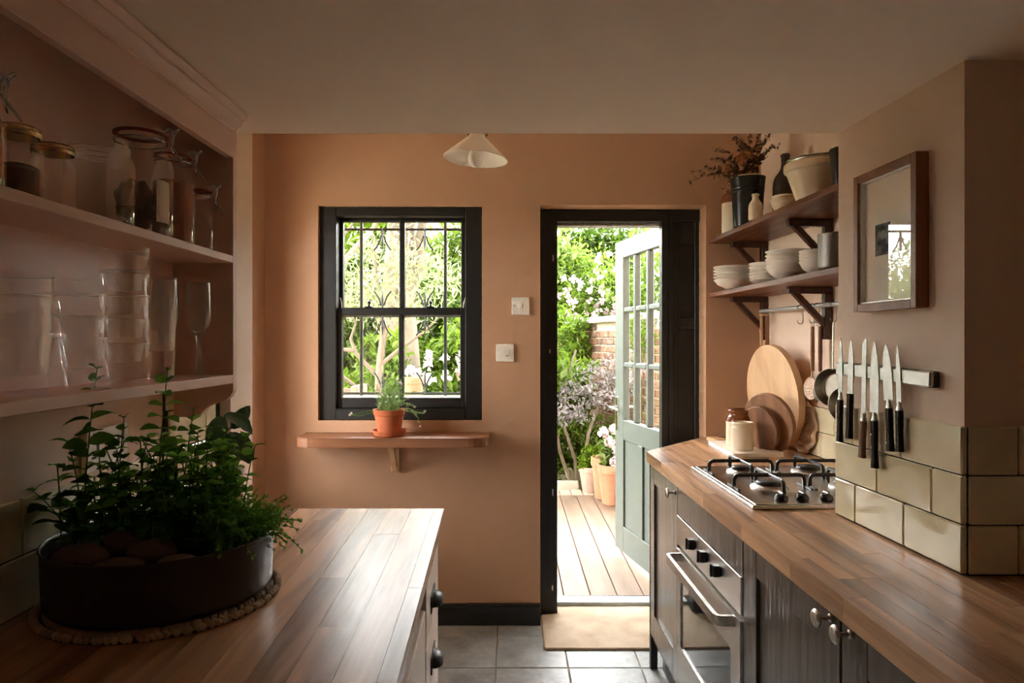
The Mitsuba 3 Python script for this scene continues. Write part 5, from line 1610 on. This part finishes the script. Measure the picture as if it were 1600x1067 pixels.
def plate(x, y, z, r, h, label, cat_, group, foot=.6, bowl=False):
    w_ = 0.0035
    if bowl:
        o = [(r * .42, 0), (r * .44, .003), (r * .80, h * .45), (r * .94, h - .006), (r - .001, h - .0035), (r, h)]
        i_ = [(r - w_, h), (r * .78, h * .45 + w_), (r * .40, .007), (0, .006)]
    else:
        o = [(r * foot, 0), (r * foot, .003), (r * .72, h * .3), (r * .93, h - .0045), (r - .001, h - .003), (r, h)]
        i_ = [(r - .002, h + .0015), (r * .70, h * .3 + w_), (r * .55, w_ + .003), (0, w_ + .003)]
    obj('dinner_bowl' if bowl else 'side_plate', lathe(rounded([(0, 0)] + o + i_, 0.004, 2) + [(0, 0)], 48, x, y, z), WC, smooth=35, label=label, category=cat_, group=group)


N5 = ['lowest', 'second from below', 'middle one', 'second from above', 'topmost', 'sixth']
zc = ZL + .0005
for i in range(5):
    if i == 0:
        plate(0.990, 3.05, zc, 0.086, 0.040, 'white soup bowl under the leftmost stack of plates', 'bowl', None, bowl=True)
        zc += 0.036
    else:
        plate(0.990, 3.05, zc, 0.088, 0.016, 'white plate in the leftmost stack, ' + ['', 'lowest of the plates', 'second from below', 'second from above', 'topmost'][i], 'plate', 'plates in the leftmost stack')
        zc += 0.0150
zc = ZL + .0005
for i in range(6):
    plate(1.060, 2.83, zc, 0.074, 0.020, 'white saucer in the second stack from the left, ' + ['lowest', 'second from below', 'third from below', 'third from above', 'second from above', 'topmost'][i], 'saucer', 'saucers in the second stack')
    zc += 0.0136
zc = ZL + .0005
for i in range(5):
    plate(1.055, 2.600, zc, 0.087, 0.050 if i == 0 else 0.050, 'white bowl in the third stack from the left, ' + N5[i], 'bowl', 'bowls in the third stack', bowl=True)
    zc += 0.0146
zc = ZL + .0005
for i in range(4):
    plate(1.078, 2.400, zc, 0.066, 0.046, 'white bowl in the rightmost stack beside the metal pot, ' + N5[[0, 1, 3, 4][i]], 'bowl', 'bowls in the rightmost stack', bowl=True)
    zc += 0.0125
t = thing('metal_pot', 'dark steel pot at the right end of the lower shelf', 'pot')
obj('body', lathe(rounded([(0, 0), (0.058, 0), (0.062, .005), (0.062, 0.112), (0.064, 0.114), (0.062, 0.116), (0.059, 0.112), (0.058, 0.006), (0, 0.005)], .003, 2) + [(0, 0)], 44, 1.068, 2.235, ZL + .0005), 'm_dark_steel', t, smooth=35)
obj('rim_bead', lathe([(0.062, .111), (0.0645, .113), (0.062, .116), (0.0615, .1135), (0.062, .111)], 44, 1.068, 2.235, ZL + .0005), 'm_steel', t, smooth=35)

# crockery on the upper shelf
z = ZU + .0005
j = thing('tall_stoneware_jar', 'cream stoneware jar with an orange brown top at the far end of the upper shelf', 'jar')
obj('body', lathe(rounded([(0, 0), (0.052, 0), (0.055, .004), (0.055, 0.150), (0, 0.152)], .003, 2) + [(0, 0)], 40, 1.020, 3.135, z), 'm_cream', j, smooth=35)
obj('glazed_top', lathe(rounded([(0.0552, 0.135), (0.0555, 0.150), (0.050, 0.172), (0.035, 0.182), (0.035, 0.20), (0, 0.20)], .006, 3) + [(0, .135), (0.0552, .135)], 40, 1.020, 3.135, z), 'm_brown_glaze', j, smooth=35, label='orange brown glazed top')
j = thing('black_crock', 'black ribbed stoneware crock holding the dried bouquet on the upper shelf', 'crock')
pr = rounded([(0, 0), (0.056, 0), (0.059, .004), (0.068, 0.150), (0.070, 0.152), (0.0705, 0.158), (0.0685, 0.161), (0.070, 0.164), (0.0715, 0.170), (0.0695, 0.173), (0.074, 0.208), (0.076, 0.214), (0.073, 0.218), (0.069, 0.210), (0.055, 0.02), (0, 0.018)], .002, 2) + [(0, 0)]
obj('body', lathe(pr, 48, 1.030, 2.985, z), 'm_black_glaze', j, smooth=35)
obj('bare_rim', lathe([(0.0755, 0.2135), (0.0762, 0.2160), (0.0735, 0.2190), (0.0715, 0.2175), (0.0755, 0.2135)], 48, 1.030, 2.985, z), 'm_cream', j, smooth=60, label='pale rim')
j = thing('stoneware_bottle', 'small cream stoneware ink bottle on the upper shelf edge before the black crock', 'bottle')
obj('body', lathe(rounded([(0, 0), (0.026, 0), (0.0275, .003), (0.0275, 0.060), (0.0245, 0.070), (0.0145, 0.083), (0.0125, 0.090), (0.0125, 0.098), (0.0155, 0.1), (0.0155, 0.107), (0.012, 0.109), (0, 0.109)], .003, 2) + [(0, 0)], 36, 1.000, 2.805, z), 'm_cream', j, smooth=35)
j = thing('brown_bottle', 'tall dark brown bottle with a pale stopper on the upper shelf', 'bottle')
obj('body', lathe(rounded([(0, 0), (0.047, 0), (0.050, .005), (0.050, 0.145), (0.044, 0.180), (0.020, 0.215), (0.0165, 0.235), (0.0165, 0.268), (0.0195, 0.270), (0.0195, 0.280), (0, 0.28)], .008, 3) + [(0, 0)], 40, 1.135, 2.835, z), 'm_brown_bottle', j, smooth=35)
obj('stopper', lathe(rounded([(0, .2801), (0.014, .2801), (0.015, .292), (0, .294)], .003, 2) + [(0, .2801)], 24, 1.135, 2.835, z), 'm_cream', j, smooth=35)
for i, (r_, lb) in enumerate(((0.049, 'small cream bowl under the smaller one before the mixing bowl'), (0.043, 'smallest cream bowl stacked on another before the mixing bowl'))):
    obj('small_bowl', lathe(rounded([(0, 0), (r_ * .68, 0), (r_ * .72, .004), (r_, .040), (r_ + .003, .041), (r_ + .003, .050), (r_ - .003, .050), (r_ - .004, .040), (r_ * .66, .007), (0, .006)], .003, 2) + [(0, 0)], 40, 1.055, 2.645, z + i * 0.0165), 'm_cream', smooth=35, label=lb, category='bowl', group='small cream bowls')
bx, by = 1.075, 2.415
obj('mixing_bowl', lathe(rounded([(0, 0), (0.062, 0), (0.066, .004), (0.098, 0.100), (0.104, 0.102), (0.108, 0.110), (0.107, 0.128), (0.103, 0.132), (0.098, 0.126), (0.094, 0.1), (0.060, .008), (0, .007)], .005, 3) + [(0, 0)], 56, bx, by, z), 'm_cream', smooth=35, label='large cream mixing bowl with a thick rim on the upper shelf', category='bowl')
obj('steel_bowl', lathe(rounded([(0.040, 0.030), (0.075, 0.07), (0.096, 0.140), (0.1005, 0.142), (0.0995, 0.145), (0.094, 0.143), (0.073, 0.072), (0.038, .0315), (0.040, 0.030)], .004, 2), 56, bx, by, z), 'm_steel', smooth=35, label='steel bowl nested in the large cream mixing bowl', category='bowl')
obj('glazed_beaker', lathe(rounded([(0, 0), (0.036, 0), (0.039, .004), (0.047, 0.125), (0.0455, 0.128), (0.0435, 0.124), (0.035, 0.01), (0, 0.008)], .003, 2) + [(0, 0)], 40, 1.080, 2.215, z), 'm_green_glaze', smooth=35, label='dark green glazed beaker at the right end of the upper shelf', category='beaker')

# dried bouquet
bq = thing('dried_bouquet', 'dried eucalyptus and rose bouquet standing in the black crock', 'dried flowers')
rng = np.random.default_rng(51)
C0 = np.array([1.030, 2.985, ZU + 0.205])
sts, P_, A_, S_ = [], [], [], []
tips = [(-0.25, -.02, -0.01), (-0.22, .0, 0.03), (-0.19, -.06, .07), (-0.16, -.04, .02), (-0.13, -.08, -.05), (-0.12, .02, .14), (-0.06, -.05, .17), (0.0, -.03, .21), (0.05, -.06, .20), (0.09, .0, .18), (0.12, -.05, .13), (-0.02, -.09, .12), (0.02, .03, .15), (-.09, .05, .1), (.08, .04, .11), (-.05, .02, .2), (.10, -.09, .19), (-.15, -.09, .0), (.03, -.11, .09), (-.02, .0, .15)]
for q in tips:
    tp = C0 + np.array(q) + rng.normal(size=3) * .01
    ctrl = C0 + np.array([q[0] * .3, q[1] * .3, 0.06 + 0.6 * max(q[2], .04)])
    b0 = C0 + np.array([q[0] * .12, q[1] * .12, -0.15])
    b0[:2] = C0[:2] + np.clip(b0[:2] - C0[:2], -.03, .03)
    Pt = bez(b0, C0 + np.array([np.clip(q[0] * .25, -.05, .05), np.clip(q[1] * .25, -.05, .05), .02]), ctrl, tp, n=18)
    sts.append(tube(Pt, np.linspace(.0016, .0007, 18), 5))
    for i in range(7, 18):
        for _ in range(4):
            A_.append(unit(rng, 1)[0] + (Pt[i] - Pt[i - 1]) * 20)
            P_.append(Pt[i] + A_[-1] / np.linalg.norm(A_[-1]) * .008 + rng.normal(size=3) * .003)
            S_.append(rng.uniform(.010, .020) * (1 if i < 16 else .7))
mesh, uv = leaves(np.array(P_), np.array(A_), unit(rng, len(P_)), np.array(S_), 0.75, .2, tone=rng.uniform(0, 1, len(P_)))
obj('leaves', mesh, 'm_dry_leaf', bq, uv=uv, kind='stuff')
obj('stems', cat(sts), 'm_bracket', bq, tone=.4, kind='stuff')
for q, s_ in (((-0.055, -.085, .075), .026), ((-0.115, -.075, .028), .021), ((-.035, -.09, .088), .02)):
    c0 = C0 + np.array(q)
    k_ = 22
    cc = c0 + unit(rng, k_) * s_ * .5
    mesh, uv = leaves(cc, rng.normal(size=(k_, 3)) * .4 + np.array([-.3, -.6, .5]), cc - c0, s_ * 1.3, .9, .35, tone=rng.uniform(0, 1, k_))
    obj('rose_head', mesh, 'm_dry_rose', bq, uv=uv, label='dried pale orange rose head')

# ------------------------------------------------------------------ chimney breast: picture and knife rack
def ch(m):
    return placed(m, CHIM)


pf = thing('picture_frame', 'wooden framed small black and white photograph on the chimney breast', 'picture')
py0, py1, pz0, pz1 = -0.374, -0.127, 1.453, 1.790
fwid, fd = 0.019, 0.030
for a, b, c, d_ in ((py0, py0 + fwid, pz0, pz1), (py1 - fwid, py1, pz0, pz1), (py0 + fwid, py1 - fwid, pz0, pz0 + fwid), (py0 + fwid, py1 - fwid, pz1 - fwid, pz1)):
    obj('frame_bar', ch(box(-fd, -0.0005, a, b, c, d_, 0.0012)), 'm_frame_wood', pf, tone=rng.uniform(.3, .8))
for a, b, c, d_ in ((py0 + fwid, py0 + fwid + .0045, pz0 + fwid, pz1 - fwid), (py1 - fwid - .0045, py1 - fwid, pz0 + fwid, pz1 - fwid), (py0 + fwid, py1 - fwid, pz0 + fwid, pz0 + fwid + .0045), (py0 + fwid, py1 - fwid, pz1 - fwid - .0045, pz1 - fwid)):
    obj('slip', ch(box(-0.024, -0.006, a, b, c, d_, 0.0008)), 'm_alu', pf, label='silver inner slip')
obj('mount', ch(box(-0.011, -0.004, py0 + fwid, py1 - fwid, pz0 + fwid, pz1 - fwid)), 'm_mat_board', pf)
obj('photograph', ch(box(-0.0116, -0.0108, -0.251, -0.192, 1.585, 1.660)), 'm_photo', pf, label='small dark photograph')
gp = np.array([[-0.019, py0 + fwid, pz0 + fwid], [-0.019, py1 - fwid, pz0 + fwid], [-0.019, py1 - fwid, pz1 - fwid], [-0.019, py0 + fwid, pz1 - fwid]])
gp[:, 0] += (gp[:, 1] - (py0 + py1) / 2) * 0.020
obj('glazing', ch(trimesh.Trimesh(gp, [[0, 1, 2], [0, 2, 3]], process=False)), 'm_pane', pf)

rk = thing('knife_rack', 'magnetic steel knife rack on the chimney breast', 'knife rack')
ry0, ry1 = -0.408, -0.026
RT = trimesh.transformations.rotation_matrix(math.radians(1.4), [1, 0, 0], (0, -0.026, 1.309))
obj('bar', ch(placed(box(-0.022, -0.0005, ry0, ry1, 1.292, 1.326, 0.003), RT)), 'm_blade', rk)
obj('backing', ch(placed(box(-0.0145, -0.0003, ry0 - .001, ry1 + .001, 1.2915, 1.3265, 0.002), RT)), 'm_black_plastic', rk)
# knives: (tip y, tip z, heel y, heel z, end y, end z, blade width, kind)
KX = -0.0245
KN = [(-0.0560, 1.389, -0.0535, 1.246, -0.0505, 1.118, 0.0200, 'slim', 'black riveted handled carving knife, leftmost on the rack'),
      (-0.1075, 1.384, -0.1015, 1.248, -0.0965, 1.133, 0.0250, 'cook', 'plain black handled knife, second from the left on the rack'),
      (-0.1680, 1.387, -0.1620, 1.203, -0.1550, 1.094, 0.0200, 'bread', 'serrated bread knife with a brown wooden handle'),
      (-0.2100, 1.380, -0.2080, 1.209, -0.2100, 1.078, 0.0350, 'wide', 'longest broad knife with a steel bolster and black handle'),
      (-0.2550, 1.374, -0.2660, 1.244, -0.2720, 1.128, 0.0350, 'wide', 'black handled chef knife, second from the right on the rack'),
      (-0.3000, 1.370, -0.3050, 1.243, -0.3070, 1.133, 0.0170, 'thin', 'narrow pointed knife, rightmost on the rack')]


for ty, tz, hy_, hz2, ey_, ez_, wd, kd, lb in KN:
    t = thing('knife', lb, 'knife', 'knives on the magnetic rack')
    tip, heel, end = np.array([ty, tz]), np.array([hy_, hz2]), np.array([ey_, ez_])
    d1 = (tip - heel) / np.linalg.norm(tip - heel)
    n1 = np.array([-d1[1], d1[0]])
    L_ = np.linalg.norm(tip - heel)
    # n1 points away from the camera (left in the picture)
    if n1[0] < 0:
        n1 = -n1
    if kd == 'bread':
        spine = [heel + n1 * wd * .5, heel + n1 * wd * .5 + d1 * L_ * .90, tip + n1 * 0.0]
        ser = []
        ns = 26
        for i in range(ns):
            ser.append(heel - n1 * (wd * .5 - (0.0018 if i % 2 else 0)) + d1 * L_ * (.97 - .95 * i / (ns - 1)))
        pts = spine + [tip - n1 * wd * .35] + ser + [heel - n1 * wd * .5]
    else:
        sgn_ = 1 if kd in ('slim', 'cook', 'thin') else -1
        bl = [heel + n1 * wd * .5, heel + n1 * wd * .52 + d1 * L_ * .45] + [heel + n1 * wd * q + d1 * L_ * s for s, q in ((.7, .42), (.85, .30), (.95, .14))] + [tip]
        br = [heel - n1 * wd * q + d1 * L_ * s for s, q in ((.96, .12), (.86, .27), (.7, .42), (.45, .52))] + [heel - n1 * wd * .52 + d1 * L_ * 0.0]
        pts = bl + br
    pg = Polygon([tuple(q) for q in pts]).buffer(0)
    mbl = prism(pg, 0, 0.0022)
    V = np.array(mbl.vertices)
    mbl = trimesh.Trimesh(np.stack([KX + V[:, 2], V[:, 0], V[:, 1]], 1), mbl.faces, process=False)
    obj('blade', ch(mbl), 'm_blade', t)
    # bolster and handle
    d2 = (end - heel) / np.linalg.norm(end - heel)
    n2 = np.array([-d2[1], d2[0]])
    Lh = np.linalg.norm(end - heel)

    def bar(s0, s1, w0, w1, th, k_=7):
        pts3, rad = [], []
        for s in np.linspace(s0, s1, k_):
            c = heel + d2 * s
            pts3.append((KX + .001, c[0], c[1]))
            f = (s - s0) / (s1 - s0)
            rad.append(0.5 * (w0 + (w1 - w0) * f) * (1 + 0.08 * math.cos(f * 5)))
        m_ = tube(pts3, rad, 12)
        v = np.array(m_.vertices)
        v[:, 0] = KX + .001 + (v[:, 0] - KX - .001) * th
        return trimesh.Trimesh(v, m_.faces, process=False)
    hw = 0.021 if kd != 'slim' else 0.020
    bz = 0.0 if kd in ('cook',) else 0.018
    if bz:
        obj('bolster', ch(bar(-0.002, bz, 0.012 if kd != 'bread' else .016, hw, .62)), 'm_blade', t, smooth=40, label='steel bolster')
    obj('handle', ch(bar(bz, Lh, hw, hw * 1.15, .66)), 'm_brown_wood' if kd == 'bread' else 'm_black_plastic', t, smooth=40, tone=.1, label='brown wooden handle' if kd == 'bread' else 'black handle')
    if kd in ('slim', 'wide', 'thin'):
        for f in (.3, .55, .8):
            c = heel + d2 * (bz + (Lh - bz) * f)
            obj('rivet', ch(tube([(KX - hw * .42, c[0], c[1]), (KX - hw * .40 + .004, c[0], c[1])], 0.0022, 8)), 'm_blade', t)

# ------------------------------------------------------------------ window shelf, flowerpot, switches, pendant
ws = thing('window_shelf', 'wooden shelf with rounded corners on a bracket under the window', 'shelf')
bp = Polygon([(-0.998, YB - .001), (-0.998, 3.14), (-0.111, 3.14), (-0.111, YB - .001)])
bp = Polygon([(-1.003, YB - .001)] + [tuple(q) for q in bez((-1.003, 3.21), (-1.003, 3.113), (-0.91, 3.113), n=8)] + [tuple(q) for q in bez((-0.20, 3.113), (-0.106, 3.113), (-0.106, 3.21), n=8)] + [(-0.106, YB - .001)])
obj('board', cat(prism(bp, 0.896, 0.936), prism(bp.buffer(-0.003), 0.8945, 0.9378)), 'm_sill_wood', ws, tone=.5)
b = uniq(ws + '__bracket')
labels[b] = {}
bkx = -0.566
obj('upright', box(bkx - .020, bkx + .020, YB - .030, YB - .001, 0.750, 0.8942, 0.003), 'm_pale_wood', b, tone=.1)
obj('arm', box(bkx - .016, bkx + .016, 3.19, YB - .030, 0.866, 0.8942, 0.003), 'm_pale_wood', b, tone=.1)
obj('brace', sideways(Polygon([(3.20, .866), (3.225, .866), (YB - .03, .775), (YB - .03, .755)]), bkx - .012, bkx + .012), 'm_pale_wood', b, tone=.1)
obj('screw', tube([(bkx, YB - .032, .80), (bkx, YB - .029, .80)], .004, 8), 'm_dark_steel', b)

PXc, PYc, PZc = -0.578, 3.215, 0.9382
obj('pot_saucer', lathe(rounded([(0, 0), (0.066, 0), (0.070, .004), (0.079, 0.022), (0.080, 0.027), (0.077, 0.027), (0.068, 0.008), (0, 0.006)], .003, 2) + [(0, 0)], 44, PXc, PYc, PZc), 'm_terracotta', smooth=35, tone=.2, label='terracotta saucer under the pot on the window shelf', category='saucer')
fp_ = thing('flowering_pot_plant', 'terracotta pot of trailing daisies on the window shelf', 'potted plant')
ZF = PZc + 0.0075
obj('pot', lathe(rounded([(0, 0), (0.050, 0), (0.053, .004), (0.068, 0.088), (0.0715, 0.090), (0.076, 0.114), (0.075, 0.1165), (0.070, 0.115), (0.066, 0.09), (0, 0.088)], .003, 2) + [(0, 0)], 48, PXc, PYc, ZF), 'm_terracotta', fp_, smooth=35, tone=.5)
obj('soil', lathe([(0, 0.0885), (0.0655, 0.0905), (0.068, 0.1), (0, 0.104)], 24, PXc, PYc, ZF), 'm_soil', fp_)
rng = np.random.default_rng(61)
sts, P_, A_, S_ = [], [], [], []
zt = ZF + 0.10
heads = []
for s in range(72):
    a, r_ = rng.uniform(0, 2 * np.pi), 0.05 * math.sqrt(rng.uniform())
    b0 = np.array([PXc + r_ * math.cos(a), PYc + r_ * math.sin(a), zt])
    hgt = rng.uniform(0.04, 0.19) * (1 - .3 * (r_ / .05))
    tp = b0 + np.array([rng.normal() * .045 + .02, rng.normal() * .028 - .005, hgt])
    if tp[1] > YB - .02:
        tp[1] = YB - .025
    Pt = bez(b0, b0 + np.array([0, 0, hgt * .6]), tp, n=12)
    sts.append(tube(Pt, .0007, 4, caps=False))
    for i in range(1, 12):
        for _ in range(2):
            A_.append(unit(rng, 1)[0] + np.array([0, 0, .2]))
            P_.append(Pt[i] + rng.normal(size=3) * .003)
            S_.append(rng.uniform(.007, .014))
    if s < 16:
        heads.append(tp)
for path in ([(PXc - .05, PYc - .03, zt), (PXc - .085, PYc - .05, zt + .03), (PXc - .13, PYc - .06, zt - .005), (PXc - .172, PYc - .06, zt - .006)], [(PXc - .05, PYc - .02, zt), (PXc - .10, PYc - .05, zt + .01), (PXc - .13, PYc - .055, zt - .03), (PXc - .165, PYc - .06, zt + .003)],
             [(PXc + .05, PYc - .02, zt + .01), (PXc + .10, PYc - .05, zt + .04), (PXc + .135, PYc - .06, zt + .02), (PXc + .155, PYc - .07, zt - .055)], [(PXc + .04, PYc - .03, zt + .01), (PXc + .12, PYc - .05, zt + .02), (PXc + .16, PYc - .06, zt - .01), (PXc + .175, PYc - .06, zt + .012)],
             [(PXc + .03, PYc, zt + .01), (PXc + .06, PYc - .02, zt + .05), (PXc + .10, PYc - .03, zt + .05), (PXc + .125, PYc - .04, zt + .03)]):
    Pt = bez(*path, n=18)
    sts.append(tube(Pt, .0009, 4, caps=False))
    for i in range(4, 18):
        if path[0][0] > PXc:
            for _ in range(3):
                A_.append(unit(rng, 1)[0])
                P_.append(Pt[i] + rng.normal(size=3) * .003)
                S_.append(rng.uniform(.007, .013))
    heads.append(Pt[-1])
P_ = np.array(P_)
mesh, uv = leaves(P_, np.array(A_), unit(rng, len(P_)) + np.array([0, -.2, .8]), np.array(S_), 0.42, .2, tone=rng.uniform(.4, .9, len(P_)), pale=rng.uniform(.1, .4, len(P_)))
obj('foliage', mesh, 'm_leaf', fp_, uv=uv, kind='stuff')
obj('stems', cat(sts), 'm_herb', fp_, tone=.9, kind='stuff')
for i, q in enumerate(heads):
    k_ = 12
    a = np.arange(k_) / k_ * 2 * np.pi
    dirs = np.stack([np.cos(a), np.sin(a) * .6, np.sin(a) * .8 + .2], 1)
    mesh, uv = leaves(q + dirs * .0035, dirs, np.tile([0, -.8, .6], (k_, 1)), .0065, .45, .1, tone=.1 if i % 3 else .95)
    obj('flower_head', mesh, 'm_petal', fp_, uv=uv)

for key, lb, cx, cz, kind in (('light_switch', 'white single light switch left of the garden door, the upper plate', 0.0422, 1.553, 0), ('fused_switch', 'white fused spur switch left of the garden door, the lower plate', -0.034, 1.325, 1)):
    t = thing(key, lb, 'switch')
    obj('plate', box(cx - .043, cx + .043, YB - .0095, YB - .0002, cz - .043, cz + .043, 0.003), 'm_white_plastic', t)
    for s in (-1, 1):
        obj('screw', tube([(cx + s * .030, YB - .0105, cz + .001), (cx + s * .030, YB - .009, cz + .001)], .0035, 10), 'm_dark_steel', t)
    if kind == 0:
        obj('rocker', rot(box(cx - .009, cx + .009, YB - .0125, YB - .008, cz - .015, cz + .018, 0.0015), [1, 0, 0], 4, (cx, YB - .01, cz)), 'm_white_plastic', t)
    else:
        obj('rocker', rot(box(cx + .004, cx + .018, YB - .0125, YB - .008, cz - .014, cz + .014, 0.0015), [1, 0, 0], 4, (cx, YB - .01, cz)), 'm_white_plastic', t)
        obj('fuse_holder', box(cx - .020, cx - .004, YB - .0112, YB - .009, cz - .014, cz + .014, 0.001), 'm_white_plastic', t)
        obj('red_mark', box(cx + .004, cx + .018, YB - .0128, YB - .0110, cz - .0165, cz - .0135), 'm_ink', t)

lp = thing('pendant_lamp', 'white conical glass pendant lamp with a bare bulb hanging before the window wall', 'pendant lamp')
LX, LY, LZ = -0.140, 2.60, 2.073
TILT = 4.6


def lt(m):
    return rot(m, [0, 1, 0], TILT, (LX, LY, LZ))


obj('shade', lt(lathe(rounded([(0.1215, 0.002), (0.123, 0.0), (0.1245, 0.002), (0.030, 0.088), (0.026, 0.098), (0.024, 0.098), (0.0275, 0.087), (0.1215, 0.002)], .002, 2), 72, LX, LY, LZ)), 'm_shade', lp, smooth=35)
obj('bulb', lt(lathe([(0, -0.030), (0.010, -0.0285), (0.020, -0.022), (0.0268, -0.010), (0.0285, 0.003), (0.027, 0.016), (0.021, 0.034), (0.0150, 0.052), (0.0135, 0.066), (0.0135, 0.078), (0, 0.078)], 32, LX, LY, LZ)), 'm_bulb', lp, smooth=60)
obj('lamp_holder', lt(lathe(rounded([(0, 0.078), (0.018, 0.078), (0.018, 0.105), (0.024, 0.106), (0.024, 0.118), (0.012, 0.135), (0.004, 0.14), (0, 0.14)], .002, 2) + [(0, .078)], 28, LX, LY, LZ)), 'm_brass_dark', lp, smooth=35)
for s in (-1, 1):
    obj('spring_clip', lt(tube([(LX + s * .018, LY, LZ + .112), (LX + s * .034, LY, LZ + .110), (LX + s * .038, LY, LZ + .100), (LX + s * .034, LY, LZ + .090)], .0022, 6)), 'm_iron', lp)
obj('cord', tube([(LX + .011, LY, LZ + .137), (LX + .012, LY, CEIL_B - .02)], .0032, 8), 'm_black_plastic', lp)
obj('ceiling_rose', lathe(rounded([(0, CEIL_B - .03), (0.02, CEIL_B - .03), (0.04, CEIL_B - .012), (0.042, CEIL_B - .0005), (0, CEIL_B - .0005)], .004, 2) + [(0, CEIL_B - .03)], 28, LX + .012, LY, 0), 'm_white_plastic', lp, smooth=35)
